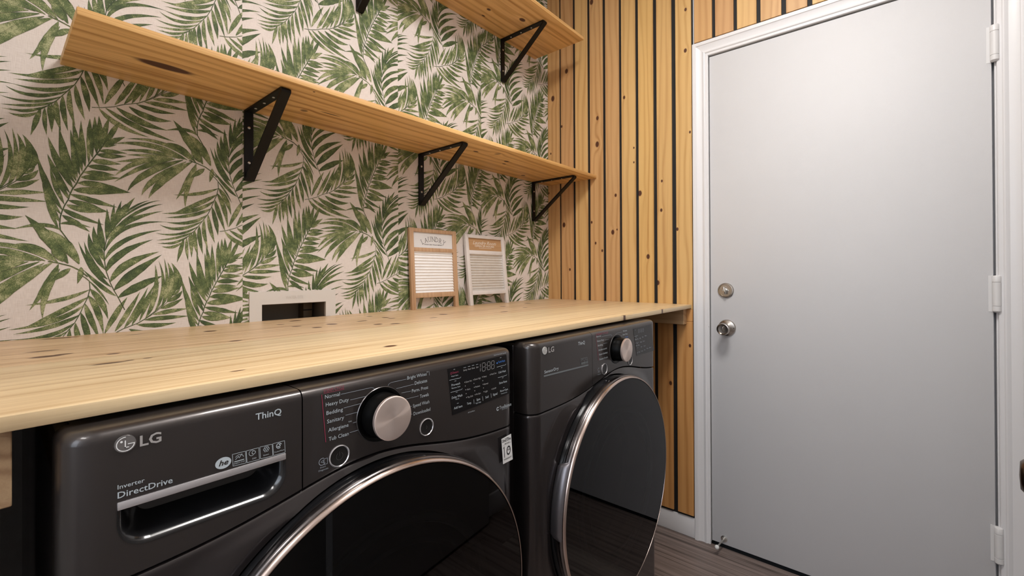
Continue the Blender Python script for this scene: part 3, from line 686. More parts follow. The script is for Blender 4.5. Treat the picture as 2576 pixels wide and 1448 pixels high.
        bm = bmesh.new(); rr = [outline(i_, d_, dp) for i_, d_, dp in ((-.0006, -.0005, -.0004), (.0012, -.0002, .0), (.003, .0012, .0), (.006, .006, .0), (.010, .016, .0), (.014, .028, .0), (.020, .036, .001))]
        for A, B in zip(rr, rr[1:]):
            for i in range(len(A)): bm.faces.new((A[i], A[(i+1) % len(A)], B[(i+1) % len(A)], B[i]))
        bm.faces.new(rr[-1]); obj('drawer_pull', fix(bm), POCK, dr, 40)
        # bright rim round the lower edge of the pull
        obj('chrome_strip', box(bmesh.new(), (hx0_-.0004, YF-.0018, hz1_-.0010), (hx1_+.0004, YF+.002, hz1_+.0072), .0008, 2), CHR, dr, 35)
        bm, g = piece('p', seam_x+.0008, xr, PANL)
        pan = obj('control_panel', bm, PANL, root, 30)
    else:
        bm, g = piece('p', xl, seam_x-.0006, PANL); dr = obj('side_panel', bm, PANL, root, 30)
        bm, g = piece('p', seam_x+.0006, xr, PANL); pan = obj('control_panel', bm, PANL, root, 30)
    # lower front with the dished surround of the door
    dcz = .544; bm = bmesh.new(); cols = []
    nz = 200
    for (x_, y_, nx, ny) in path:
        zt_ = zb_(x_)-.0009; col = [bm.verts.new((x_-nx*i_, y_-ny*i_, zt_-d_)) for i_, d_ in ((.0075, -.0002), (.0050, .0001), (.0030, .0008), (.0014, .0022), (.0004, .0042))]
        for i in range(nz+1):
            t = i/nz; z_ = (zt_-.0062)*(1-t)+.035*t; yy = y_
            xx = x_
            if ny < -.99:
                r_ = math.hypot(x_-dcx, z_-dcz); ea = min(1, (x_-xl-R)/.012, (xr-R-x_)/.012)
                if abs(r_-.3005) < .0024: xx = dcx+(x_-dcx)*.3005/r_; z_ = dcz+(z_-dcz)*.3005/r_; r_ = .3005
                # the skin swells out to a lip round the door, then drops into the gap
                q = max(0, min(1, (.360-r_)/.058)); q = q*q*(3-2*q)
                if r_ > .2995: yy -= .0085*q*max(0, ea)*min(1, max(0, (zt_-z_-.0045)/.016))
                else: yy += .004
            col.append(bm.verts.new((xx, yy, z_)))
        cols.append(col)
    for A, B in zip(cols, cols[1:]):
        for i in range(len(A)-1): bm.faces.new((A[i], B[i], B[i+1], A[i+1]))
    obj('front_panel', fix(bm), BODY, root, 40)
    # door
    dn = empty('door', (dcx, -.80, dcz), None, None); dn.parent = root; dn.matrix_parent_inverse = Matrix.Translation(root.location).inverted()
    c = (dcx, 0, dcz)
    body = [(.290, .775), (.295, .779), (.2970, .785), (.2975, .795), (.2975, .8135), (.2965, .8150)]
    dn_rim = obj('door_casing', fix(lathe(bmesh.new(), body, c, 'y', 128)), RIMD, dn, 40)
    obj('door_trim_edge', fix(lathe(bmesh.new(), [(.2965, .8130), (.3000, .8132), (.3017, .8150), (.3022, .8190), (.3018, .8255), (.3004, .8290), (.2990, .8300)], c, 'y', 160)), RIME, dn, 50)
    obj('door_trim_ring', fix(lathe(bmesh.new(), [(.2992, .8298), (.2990, .8318), (.2984, .8335), (.2974, .8352), (.2960, .8368), (.2947, .8376), (.2932, .8370), (.2928, .8350), (.2928, .8300)], c, 'y', 160)), RIM, dn, 50)
    obj('door_glass', fix(lathe(bmesh.new(), [(0, .8368), (.10, .8368), (.20, .8368), (.2918, .8364), (.2922, .8350), (.2922, .8300)], c, 'y', 128)), GLASS, dn, 20)
    obj('door_bowl', fix(lathe(bmesh.new(), [(.292, .826), (.215, .822), (.205, .818), (.198, .800), (.185, .780), (.16, .755), (.11, .735), (0, .728)], c, 'y', 96)), plain('inner_bowl', (.010, .010, .011), .25), dn, 40)
    obj('porthole_ring', fix(lathe(bmesh.new(), [(.212, .826), (.206, .8275), (.199, .826), (.196, .820)], c, 'y', 96)), plain('porthole_grey', (.08, .10, .10), .35), dn, 40)
    obj('porthole_ring', fix(lathe(bmesh.new(), [(.176, .8265), (.172, .8275), (.168, .8265)], c, 'y', 96)), plain('porthole_dark', (.04, .05, .05), .35), dn, 40)
    if kind != 'washing_machine':
        # cupped grip on the left of the ring
        bm = bmesh.new(); rows = []
        prof = [(0.3023, 0.8000), (0.3050, 0.8030), (0.3075, 0.8090), (0.3073, 0.8170), (0.3057, 0.8230), (0.3033, 0.8280), (0.3005, 0.8312)]
        for k in range(29):
            t = k/28; a = math.radians(151+33*t); s_ = min(1, math.sin(math.pi*min(max(t, 0), 1))*5)**.5
            rows.append([bm.verts.new((dcx+(.3021+(r_-.3021)*s_)*math.cos(a), -(.829+(h_-.829)*(.25+.75*s_)) , dcz+(.3021+(r_-.3021)*s_)*math.sin(a))) for r_, h_ in prof])
        for A, B in zip(rows, rows[1:]):
            for i in range(len(A)-1): bm.faces.new((A[i], A[i+1], B[i+1], B[i]))
        obj('door_handle', fix(bm), HANDLE, dn, 50)
    return root, dr, pan, dn
wm, wdr, wpan, wdoor = machine('washing_machine', 'dark grey front-load washing machine at the left, with a detergent drawer', 'washing machine', -1.580, 0.0, -1.570, -1.6885)
dm, ddr, dpan, ddoor = machine('clothes_dryer', 'dark grey front-load dryer at the right, next to the slatted wall', 'dryer', -.836, .075, -.824, at(1490, 905, 1, YF)[0])
YP = YF-.0006
def badge(parent, cpx, rz, wl, wr, cap, matd, name='maker_badge'):
    """round maker's emblem with the letters beside it"""
    c = at(*cpx, 1, YP); r = rz
    bm = bmesh.new(); lathe(bm, [(0, 0), (r, 0), (r*.97, .0012), (0, .0014)], (c[0], YP+.0004, c[2]), 'y', 36)
    o = obj(name, fix(bm), matd, parent, 40); p = Print(YP-.0013)
    p.ring(c[0], c[2], r*.80, r*.10, 88, 355, 32); p.line([(c[0]+r*.80, c[2]-r*.04), (c[0]+r*.26, c[2]-r*.04)], r*.10, False)
    p.line([(c[0]-r*.02, c[2]+r*.36), (c[0]-r*.02, c[2]-r*.40), (c[0]+r*.26, c[2]-r*.40)], r*.11, False); p.disc(c[0]-r*.36, c[2]+r*.32, r*.12)
    p.done('emblem_lines', plain('emblem_white', (.80, .80, .80), .35), o)
    q = Print(YP-.0008); q.word('LG', wl, wr, cap, 0, .022); q.done('badge_letters', plain('badge_letter_silver', (.52, .50, .49), .3, .4), parent)
badge(wdr, (315.2, 1115.5), .0090, (351.9, 1121.5), (406.3, 1110), 27, plain('badge_grey', (.30, .29, .29), .3, .8))
badge(ddr, (1370.3, 881.6), .0092, (1379.7, 886.3), (1393.8, 883.3), 13.5, plain('badge_silver', (.55, .54, .52), .4, .5))
LL = lambda x_, y_: (180+x_/2.85, 940+y_/2.85)
K = lambda x_, y_: (740+x_/4.0224, 850+y_/4.0224)
MM = lambda x_, y_: (1110+x_/7.24, 860+y_/7.24)
NN = lambda x_, y_: (1340+x_/9.656, 810+y_/9.656)
OO = lambda x_, y_: (1480+x_/9.05, 800+y_/9.05)
# washer: drawer print
p = Print(YP); p.word('ThinQ', LL(1320, 330), LL(1505, 290), 17, 0, .012); p.word('Inverter', LL(330, 823), LL(524, 780), 11.5, 0, .006); p.word('DirectDrive', LL(330, 882), LL(725, 790), 16.5, 0, .008)
cx_, cz_ = at(*LL(1088, 638), 1, YP)[[0, 2]]; p.disc(cx_, cz_, .0068, 24, 0, 1.25)
for (tlx, tly, trx, try_, hh) in ((1153, 577, 1247, 553, 84), (1253, 552, 1342, 528, 84), (1350, 524, 1438, 503, 84), (1443, 500, 1527, 478, 84)):
    p.line([LL(tlx, tly), LL(trx, try_), LL(trx+5, try_+hh), LL(tlx+5, tly+hh), LL(tlx, tly)], .0005)
    a, b_ = at(*LL(tlx, tly), 1, YP), at(*LL(trx+4, try_+hh), 1, YP); mx_, mz_ = (a[0]+b_[0])/2, (a[2]+b_[2])/2+.0022
    if tlx == 1153: p.ring(mx_, mz_-.002, .0048, .0005, 10, 150, 12); p.line([(mx_-.004, mz_-.002), (mx_-.001, mz_+.001), (mx_, mz_-.001), (mx_+.003, mz_+.003)], .0006, False); p.line([(mx_-.005, mz_-.0045), (mx_+.005, mz_-.0045)], .0010, False)
    elif tlx == 1253: p.ring(mx_-.001, mz_+.001, .0034, .0005, 60, 300, 14); p.ring(mx_+.001, mz_+.001, .0020, .0006, 0, 360, 14)
    elif tlx == 1350:
        for k in range(6): p.ring(mx_+.0024*math.cos(k*1.05), mz_+.001+.0024*math.sin(k*1.05), .0012, .0005, 0, 360, 10)
    else: p.ring(mx_, mz_+.001, .0032, .0009, 20, 300, 18); p.ring(mx_, mz_+.001, .0015, .0010, 180, 460, 14)
p.word('DD', LL(1297, 612), LL(1325, 605), 3.6); p.word('Steam', LL(1375, 588), LL(1415, 578), 3.2); p.word('TurboWash', LL(1453, 565), LL(1525, 548), 3.2); p.word('ENERGY STAR', LL(1164, 648), LL(1243, 628), 3)
p.done('drawer_lettering', INK, wdr)
p = Print(YP-.0002); p.word('he', LL(1055, 662), LL(1125, 645), 14, .3, .02); p.done('drawer_lettering', PANL, wdr)
# washer: cycle names
p = Print(YP); r_ = Print(YP); ln = Print(YP)
r_.word('STEAM CYCLE', K(298, 552), K(505, 510), 9); r_.line([K(300, 560), K(506, 518)], .0005); r_.line([K(279, 575), K(320, 1050)], .0009)
for t, a, b_ in (('Normal', (312, 615), (462, 582)), ('Heavy Duty', (320, 690), (552, 642)), ('Bedding', (327, 775), (493, 740)), ('Sanitary', (333, 860), (505, 822)), ('Allergiene', (345, 945), (550, 900)), ('Tub Clean', (350, 1035), (552, 988))):
    p.word(t, K(*a), K(*b_), 10.2)
p.word('TM', K(548, 855), K(580, 848), 3.6)
for t, a, b_ in (('Bright Whites', (1145, 420), (1340, 377)), ('Delicates', (1220, 472), (1345, 444)), ('Perm. Press', (1192, 550), (1355, 513)), ('Towels', (1272, 605), (1362, 585)), ('Speed Wash', (1202, 700), (1368, 660)), ('Downloaded', (1208, 778), (1378, 737))):
    p.word(t, K(*a), K(*b_), 9)
p.word('TM', K(1338, 352), K(1358, 347), 3.4)
p.line([K(1366, 335), K(1370, 375)], .0004)
for q in (((475, 568), (780, 500), (800, 503), (815, 515)), ((570, 625), (738, 585)), ((505, 706), (690, 657)), ((522, 780), (665, 742)), ((597, 857), (662, 838)), ((565, 955), (680, 920)),
          ((1135, 415), (985, 448), (962, 460), (950, 480)), ((1210, 467), (1035, 510)), ((1180, 535), (1088, 555)), ((1258, 585), (1125, 618)), ((1190, 688), (1152, 698)), ((1195, 768), (1160, 775))):
    ln.line([K(*z) for z in q], .0006)
c_ = at(*K(285, 1250), 1, YP); ln.ring(c_[0], c_[2], .0048, .0008, 60, 330, 18); ln.line([(c_[0]+.0025, c_[2]+.003), (c_[0]+.0075, c_[2]+.003), (c_[0]+.0075, c_[2]-.005), (c_[0]+.0025, c_[2]-.005), (c_[0]+.0025, c_[2]+.003)], .0006, False)
ln.line([(c_[0]-.002, c_[2]), (c_[0]+.0015, c_[2]+.002), (c_[0]+.0015, c_[2]-.002), (c_[0]-.002, c_[2])], .0005, False)
ln.word('Smart', K(262, 1316), K(320, 1304), 4); ln.word('Diagnosis', K(247, 1348), K(345, 1326), 4.4)
p.done('cycle_lettering', INK, wpan); r_.done('cycle_lettering', INKR, wpan, 'dark red steam cycle heading and rule'); ln.done('cycle_lines', INKD, wpan)
p = Print(YP); p.word('TrueBalance', MM(1062, 1222), MM(1275, 1158), 9); c_ = at(*MM(1030, 1215), 1, YP); p.ring(c_[0], c_[2], .0030, .0018, 30, 330, 16)
p.word('All Cold Rinse', MM(487, 1292), MM(610, 1258), 3.2); p.word('Control Lock hold 3 seconds', MM(958, 250), MM(1180, 205), 3); p.word('anti-vibration', MM(1105, 1232), MM(1215, 1200), 2); p.done('panel_lettering', INK, wpan)
# washer: display
def quad(name, pts, Y, mat, parent, th=.0006):
    bm = bmesh.new(); P = [at(*q, 1, Y) for q in pts]
    f = [bm.verts.new((q[0], Y, q[2])) for q in P]; b_ = [bm.verts.new((q[0], Y+th, q[2])) for q in P]
    bm.faces.new(f); bm.faces.new(b_[::-1])
    for i in range(4): bm.faces.new((f[i], f[(i+1) % 4], b_[(i+1) % 4], b_[i]))
    return obj(name, fix(bm), mat, parent)
disp = quad('display', [MM(117, 492), MM(1185, 228), MM(1258, 930), MM(205, 1332)], YF-.0007, SCREEN, wpan)
YQ = YF-.0010; p = Print(YQ); d_ = Print(YQ)
for t, a, b_, c in (('*Fresh Care', (180, 638), (308, 608), 3.2), ('Pre-wash', (188, 805), (343, 768), 6), ('*Remote Start', (183, 856), (347, 815), 3.6), ('Delay Wash', (193, 1035), (385, 985), 6.4), ('*Wi-Fi', (255, 1056), (325, 1040), 3),
     ('Add Item', (232, 1225), (385, 1182), 6.4), ('Temp.', (468, 1142), (550, 1120), 6), ('Spin', (643, 1072), (710, 1052), 6), ('*Spin Only', (622, 1128), (725, 1100), 3.4), ('Soil', (805, 1026), (860, 1012), 6), ('Signal', (942, 977), (1022, 955), 6),
     ('Cold Wash', (1042, 572), (1175, 540), 5.4), ('Extra Rinse', (1058, 765), (1197, 728), 5.6), ('Rinse+Spin', (1075, 908), (1215, 872), 5), ('*Control Lock', (1085, 950), (1200, 922), 3)):
    p.word(t, MM(*a), MM(*b_), c)
for q in (((150, 695), (350, 650), (358, 632)), ((172, 918), (372, 862), (382, 845)), ((1015, 455), (1165, 415), (1178, 400)), ((1035, 648), (1185, 605), (1195, 590)), ((593, 1045), (600, 1122)), ((750, 990), (760, 1065)), ((905, 935), (912, 1008)),
          ((225, 500), (250, 494)), ((245, 710), (272, 704)), ((268, 915), (296, 908)), ((288, 1118), (315, 1110)), ((1070, 285), (1092, 280)), ((1090, 468), (1110, 463)), ((1110, 652), (1132, 647)), ((1128, 832), (1150, 826)),
          ((408, 468), (450, 460)), ((487, 448), (525, 438)), ((560, 428), (598, 420)), ((635, 412), (670, 403))):
    p.line([MM(*z) for z in q], .0006)
for t, a, b_, c in (('Sensing', (402, 530), (468, 514), 4.4), ('Wash', (483, 512), (540, 498), 4.4), ('Rinse', (557, 493), (612, 480), 4.4), ('Spin', (637, 473), (678, 462), 4.2), ('Extra Hot', (450, 740), (557, 713), 4.4), ('Extra High', (605, 696), (718, 665), 4.4),
     ('Heavy', (765, 647), (828, 630), 4.4), ('Fresh Care', (905, 600), (1005, 575), 4.2), ('Warm', (467, 880), (530, 864), 4.4), ('Medium', (620, 832), (705, 808), 4.4), ('Normal', (778, 782), (853, 762), 4.4), ('Tap Cold', (480, 1020), (577, 990), 4.4),
     ('No Spin', (634, 965), (718, 942), 4.4), ('Light', (795, 916), (845, 902), 4.4), ('On/Off', (935, 866), (1000, 848), 4.2)):
    d_.word(t, MM(*a), MM(*b_), c)
for a, b_ in ((430, 730), (438, 798), (446, 868), (454, 938), (460, 1008), (588, 686), (596, 752), (602, 822), (610, 886), (617, 958), (748, 634), (756, 702), (762, 768), (769, 834), (777, 902), (890, 595), (920, 856)):
    q = at(*MM(a, b_), 1, YQ); d_.disc(q[0], q[2], .0009, 8)
def seven(pr, x0, z0, w_, h_, wd, segs='abcdefg'):
    s = {'a': ((0, h_), (w_, h_)), 'b': ((w_, h_), (w_, h_/2)), 'c': ((w_, h_/2), (w_, 0)), 'd': ((0, 0), (w_, 0)), 'e': ((0, 0), (0, h_/2)), 'f': ((0, h_/2), (0, h_)), 'g': ((0, h_/2), (w_, h_/2))}
    for c in segs:
        a, b_ = s[c]; ax, az, bx_, bz_ = x0+a[0], z0+a[1], x0+b_[0], z0+b_[1]; k = .14
        pr.line([(ax+(bx_-ax)*k, az+(bz_-az)*k), (bx_-(bx_-ax)*k, bz_-(bz_-az)*k)], wd, False)
q0 = at(*MM(712, 540), 1, YQ); q1 = at(*MM(965, 480), 1, YQ); hh = at(*MM(712, 392), 1, YQ)[2]-q0[2]; ww = (q1[0]-q0[0]); zq = q0[2]
seven(d_, q0[0]-.003, zq, .003, hh, .0007, 'bc'); seven(d_, q0[0]+ww*.13, zq, ww*.22, hh, .0007); seven(d_, q0[0]+ww*.50, zq, ww*.20, hh, .0007); seven(d_, q0[0]+ww*.80, zq, ww*.20, hh, .0007)
for k in (.32, .68): d_.disc(q0[0]+ww*.43, zq+hh*k, .0007, 8)
p.done('display_lettering', INK, disp); d_.done('display_lettering', plain('print_grey', (.42, .42, .42), .5), disp)
p = Print(YQ); p.word('Steam', MM(205, 578), MM(315, 552), 5.4); p.ring(at(*MM(182, 570), 1, YQ)[0], at(*MM(182, 570), 1, YQ)[2], .0018, .0007); p.done('display_lettering', INKR, disp, 'dark red lettering')
p = Print(YQ); p.word('TurboWash', MM(1035, 385), MM(1160, 352), 5.4); p.disc(at(*MM(1018, 382), 1, YQ)[0], at(*MM(1018, 382), 1, YQ)[2], .0016); p.done('display_lettering', INKB, disp, 'blue lettering')
# warranty sticker
stk = quad('warranty_sticker', [K(2098, 1022), K(2195, 968), K(2212, 1225), K(2115, 1275)], YF-.0058, plain('sticker_white', (.74, .74, .74), .5), wm, .0004)
YS = YF-.0060; p = Print(YS)
p.word('INVERTER', K(2132, 1024), K(2172, 1006), 2.4, 0, .01); p.word('Direct Drive', K(2107, 1064), K(2192, 1018), 8, 0, .015); p.word('MOTOR', K(2132, 1075), K(2178, 1055), 3, 0, .01); p.line([K(2131, 1205), K(2124, 1102)], .0017); p.line([K(2124, 1104), K(2117, 1118)], .0013)
a = at(*K(2170, 1133), 1, YS); p.ring(a[0], a[2], .0080, .0032, 0, 360, 30, rx=.66); p.word('YEAR', K(2155, 1140), K(2186, 1126), 4.2, 0, .02); p.word('WARRANTY', K(2122, 1244), K(2200, 1200), 4.2, 0, .01); p.line([K(2112, 1086), K(2196, 1048)], .0003)
p.done('sticker_lettering', INKK, stk)
# washer controls
def dial(parent, cx, cz, rb, r, dep, fx, fz):
    kb_ = obj('dial_base', fix(lathe(bmesh.new(), [(0, .0002), (rb, .0002), (rb-.0005, .0012), (rb-.004, .0015), (rb-.006, .0004), (0, .0004)], (cx, YF, cz), 'y', 64)), plain('dial_base_black', (.003, .003, .003), .2, spec=.15), parent, 40)
    kn_ = obj('dial', fix(lathe(bmesh.new(), [(0, .001), (r+.0015, .001), (r+.0015, dep*.45), (r-.0005, dep*.55), (r-.0005, dep-.006), (0, dep-.006)], (cx, YF, cz), 'y', 64)), plain('dial_black', (.003, .003, .003), .35, spec=.08), parent, 40)
    obj('dial_cap', fix(lathe(bmesh.new(), [(r-.001, dep-.0062), (r+.0005, dep-.0058), (r+.0005, dep-.0012), (r-.0004, dep-.0002), (r-.0015, dep), (r*.5, dep+.0002), (0, dep+.0003)], (cx, YF, cz), 'y', 72)), knob_face_mat(cx, cz), kn_, 40)
    rg_ = obj('dial_rim', fix(lathe(bmesh.new(), [(rb-.0009, .0005), (rb-.0003, .0014), (rb+.0004, .0005)], (cx, YF, cz), 'y', 64)), plain('dial_rim_grey', (.14, .13, .13), .3, .8), kb_, 40)
def button(parent, cx, cz, r, power=False):
    b0 = obj('button_bezel', fix(lathe(bmesh.new(), [(r, .0001), (r, .0016), (r-.0012, .0022), (r-.0022, .0012), (r-.0024, .0001)], (cx, YF, cz), 'y', 48)), CHR, parent, 50)
    b1 = obj('button', fix(lathe(bmesh.new(), [(r-.0023, .0001), (r-.0028, .0012), (r*.5, .0006), (0, .0004)], (cx, YF, cz), 'y', 48)), plain('button_face', (.012, .011, .011), .25), parent, 60)
    q = Print(YF-.0013)
    if power: q.ring(cx, cz, r*.33, .0006, 120, 420, 20); q.line([(cx, cz+r*.05), (cx, cz+r*.42)], .0006, False)
    else: q.line([(cx-.0015, cz+.003), (cx+.002, cz), (cx-.0015, cz-.003), (cx-.0015, cz+.003)], .0005, False)
    q.done('button_symbol', plain('symbol_dim', (.05, .05, .05), .5), b1)
dial(wpan, -1.566, .9135, .0420, .0325, .035, 0, 0)
cw = at(853.1, 1146, 1, YF); button(wpan, cw[0], cw[2], .0157, True)
cw = at(1072.4, 1073.3, 1, YF); button(wpan, cw[0], cw[2], .0150)
# dryer controls and print
cd0 = at(*OO(640, 725), 1, YF); dial(dpan, cd0[0], .9120, .0420, .0325, .035, 0, 0)
cw = at(1520, 927.6, 1, YF); button(dpan, cw[0], cw[2], .0157, True)
cw = at(1584.6, 905.5, 1, YF); button(dpan, cw[0], cw[2], .0150)
p = Print(YP); p.word('ThinQ', NN(1105, 560), NN(1268, 525), 8.6, 0, .01); p.word('SensorDry', NN(285, 1235), NN(632, 1160), 8, 0, .008)
p.done('side_lettering', INK, ddr)
p = Print(YP); p.line([NN(283, 1308), NN(1345, 1040)], .0036); p.line([NN(1165, 892), NN(1325, 852), NN(1337, 1000), NN(1180, 1032), NN(1165, 892)], .0010); p.line([NN(1245, 875), NN(1258, 1010)], .0006)
a = at(*NN(1205, 955), 1, YP); p.ring(a[0], a[2], .0055, .001, 20, 160, 10); a = at(*NN(1292, 930), 1, YP); p.ring(a[0], a[2], .0045, .0012, 0, 360, 14); p.line([NN(1180, 1000), NN(1333, 965)], .003)
p.done('side_lettering', plain('print_slate', (.16, .18, .19), .45), ddr)
p = Print(YP); r_ = Print(YP); ln = Print(YP); bl = Print(YP)
r_.word('STEAM CYCLE', OO(180, 392), OO(450, 345), 5); r_.line([OO(172, 400), OO(235, 960)], .0009)
for t, a, b_ in (('Normal', (183, 440), (285, 420)), ('Heavy Duty', (200, 540), (355, 510)), ('Bedding', (218, 640), (328, 618)), ('Antibacterial', (232, 740), (420, 705)), ('Steam Sanitary', (245, 838), (440, 800)), ('Steam Fresh', (252, 945), (440, 912))):
    p.word(t, OO(*a), OO(*b_), 4.6)
for t, a, b_ in (('Delicates', (790, 312), (880, 290)), ('Perm. Press', (785, 395), (892, 368))): p.word(t, OO(*a), OO(*b_), 4.4)
for t, a, b_ in (('Towels', (838, 450), (902, 434)), ('Small Load', (845, 525), (910, 508)), ('Speed Dry', (855, 575), (915, 560))): bl.word(t, OO(*a), OO(*b_), 4.6)
for t, a, b_ in (('Air Dry', (880, 655), (935, 640)), ('Downloaded', (890, 745), (955, 728))): p.word(t, OO(*a), OO(*b_), 3.8)
for q in (((300, 418), (510, 375), (540, 395)), ((372, 497), (470, 478)), ((340, 580), (430, 560)), ((770, 312), (650, 340), (620, 370)), ((770, 398), (690, 415))): ln.line([OO(*z) for z in q], .0006)
ln.word('Smart', OO(218, 1240), OO(262, 1230), 2.6); ln.word('Diagnosis', OO(215, 1290), OO(285, 1275), 2.6); a = at(*OO(240, 1170), 1, YP); ln.ring(a[0], a[2], .0045, .0008, 60, 330, 16)
p.done('cycle_lettering', INK, dpan); r_.done('cycle_lettering', INKR, dpan, 'dark red steam cycle heading and rule'); ln.done('cycle_lines', INKD, dpan); bl.done('cycle_lettering', INKB, dpan, 'blue cycle names')
dq = quad('display', [OO(1025, 243), OO(1432, 140), OO(1495, 735), OO(1105, 855)], YF-.0007, plain('display_grey', (.014, .014, .015), .2), dpan)
p = Print(YQ)
rr = random.Random(7)
seven(p, at(*OO(1140, 320), 1, YQ)[0], at(*OO(1140, 330), 1, YQ)[2], .008, .010, .0006); seven(p, at(*OO(1190, 320), 1, YQ)[0], at(*OO(1140, 330), 1, YQ)[2], .008, .010, .0006); seven(p, at(*OO(1235, 300), 1, YQ)[0], at(*OO(1140, 330), 1, YQ)[2], .008, .010, .0006)
for t, a, b_ in (('Damp Dry', (1062, 500), (1140, 480)), ('More Time', (1085, 640), (1165, 620)), ('Less Time', (1105, 795), (1180, 778)), ('Temp.', (1195, 765), (1250, 750)), ('Dry', (1270, 735), (1300, 727)), ('Time', (1325, 705), (1365, 695)), ('Signal', (1385, 680), (1430, 668)),
     ('High', (1165, 470), (1195, 462)), ('Very', (1222, 445), (1255, 435)), ('Heavy', (1285, 415), (1325, 402)), ('Medium', (1180, 560), (1222, 548)), ('Normal', (1240, 540), (1280, 528)), ('Low', (1195, 665), (1225, 657)), ('Less', (1262, 645), (1300, 633))):
    p.word(t, OO(*a), OO(*b_), 3.4)
for q in (((1050, 415), (1125, 395)), ((1070, 570), (1145, 550)), ((1060, 272), (1078, 268)), ((1085, 430), (1100, 426)), ((1110, 580), (1128, 575)), ((1120, 675), (1135, 670))): p.line([OO(*z) for z in q], .0007)
p.done('display_lettering', INKD, dq)

# ---------------------------------------------------------------- outlet box set into the wall
ob = empty('washer_outlet_box', ((PX0+PX1)/2, 0, .93), 'white plastic plumbing box set into the palm wallpaper just above the worktop', 'wall box')
PLA = plain('white_plastic', (.66, .63, .60), .45)
PZ0 = .9; bm = bmesh.new()
for lo, hi in (((PX0, hx0), (PZ0, PZ1)), ((hx1, PX1), (PZ0, PZ1)), ((hx0, hx1), (hz1, PZ1)), ((hx0, hx1), (PZ0, hz0))):
    pass
def frame_with_hole(bm, X, Z, y0, y1):
    a, b_, c, d = X; e, f, g, h = Z; out = []
    for yv in (y0, y1): out.append([[bm.verts.new((x_, yv, z_)) for x_ in X] for z_ in Z])
    for k in (0, 1):
        for i in range(3):
            for j in range(3):
                if i == 1 and j == 1: continue
                q = out[k]; bm.faces.new((q[i][j], q[i][j+1], q[i+1][j+1], q[i+1][j]))
    def side(idx):
        for (a_, b2) in zip(idx, idx[1:]+idx[:1]): bm.faces.new((out[0][a_[0]][a_[1]], out[0][b2[0]][b2[1]], out[1][b2[0]][b2[1]], out[1][a_[0]][a_[1]]))
    side([(0, 0), (0, 1), (0, 2), (0, 3), (1, 3), (2, 3), (3, 3), (3, 2), (3, 1), (3, 0), (2, 0), (1, 0)]); side([(1, 1), (1, 2), (2, 2), (2, 1)])
    return fix(bm)
fp = obj('face_plate', frame_with_hole(bmesh.new(), (PX0, hx0, hx1, PX1), (PZ0, hz0, hz1, PZ1), -.0058, -.0012), PLA, ob)
IN = plain('box_inside', (.17, .14, .11), .6)
bm = bmesh.new()
for lo, hi in (((hx0, .0, hz0), (hx0+.002, .095, hz1)), ((hx1-.002, 0, hz0), (hx1, .095, hz1)), ((hx0, 0, hz1-.002), (hx1, .095, hz1)), ((hx0, 0, hz0), (hx1, .095, hz0+.002)), ((hx0, .093, hz0), (hx1, .095, hz1))): box(bm, lo, hi)
obj('recess', bm, IN, ob)
boxo('valve_bracket', (hx1-.045, .055, hz0), (hx1-.015, .092, hz1-.003), plain('valve_dark', (.09, .06, .03), .5), ob, .002, 2)
boxo('valve_gap', (hx1-.046, .0545, hz1-.030), (hx1-.014, .0555, hz1-.026), GAP, ob)
vs, fs = text_mesh('WATER-TITE', 0, 1, .01); c_ = at(741, 747, 1, -.0062); sc_ = .052/(max(v[0] for v in vs)-min(v[0] for v in vs)); x_m = (max(v[0] for v in vs)+min(v[0] for v in vs))/2
obj('embossed_lettering', ([(c_[0]+(v[0]-x_m)*sc_, -.0062, c_[2]+(v[1]-.36)*.0135) for v in vs], fs), plain('emboss', (.56, .53, .50), .5), fp)

# ---------------------------------------------------------------- washboard signs
def sign(name, label, xL, xR, yb, yt, z0, z1, stile, rails, frame_m, panel_m, metal_m, draw):
    """leaning frame; u right, v up, n towards the room"""
    H = z1-z0; lean = math.atan2(yt-yb, H); L_ = H/math.cos(lean)
    root = empty(name, ((xL+xR)/2, yb, z0), label, 'sign', 'washboard signs leaning on the wallpaper')
    root.rotation_euler = (-lean, 0, 0)
    W = xR-xL
    def ob_(nm, bm, mat, sm=None, par=None):
        o = obj(nm, bm, mat, None, sm); o.parent = par or root; return o
    t = .014
    for s in (-1, 1):
        x0_, x1_ = sorted((s*W/2, s*(W/2-stile))); ob_('side_rail', box(bmesh.new(), (x0_, 0, 0), (x1_, t, L_), .0012, 2), frame_m, 35)
    a = W/2-stile
    vt, vm0, vm1, vb0, vb1 = rails      # as fractions from the top
    Z = lambda f_: L_*(1-f_)
    for (f0, f1) in ((0, vt), (vm0, vm1), (vb0, vb1)):
        ob_('cross_rail', box(bmesh.new(), (-a, .0006, Z(f1)), (a, t-.0006, Z(f0)-.0002), .0010, 2), frame_m, 35)
    pn = ob_('text_panel', box(bmesh.new(), (-a, .0065, Z(vm0)), (a, .0095, Z(vt))), panel_m)
    zlo, zhi = Z(vb0), Z(vm1); nr = 14; bm = bmesh.new(); rows = []
    for i in range(nr*10+1):
        z_ = zlo+(zhi-zlo)*i/(nr*10); y_ = .0062+.0034*abs(math.sin(math.pi*i/10))**.8; rows.append([bm.verts.new((-a-.003, y_, z_)), bm.verts.new((a+.003, y_, z_))])
    for A, B in zip(rows, rows[1:]): bm.faces.new((A[0], A[1], B[1], B[0]))
    ob_('corrugated_panel', fix(bm), metal_m, 70)
    draw(pn, a, Z(vm0), Z(vt), ob_)
    return root
GALV = plain('galvanised_bright', (.93, .94, .96), .32, .25, var=.05, vscale=60)
GALV2 = plain('galvanised_dull', (.66, .645, .62), .40, .35, var=.10, vscale=60)
OAK = wood('oak_frame', 2, 0, (.52, .335, .20), (.40, .235, .13), freq=60, seed=1.7, rough=.55, ring=.5)
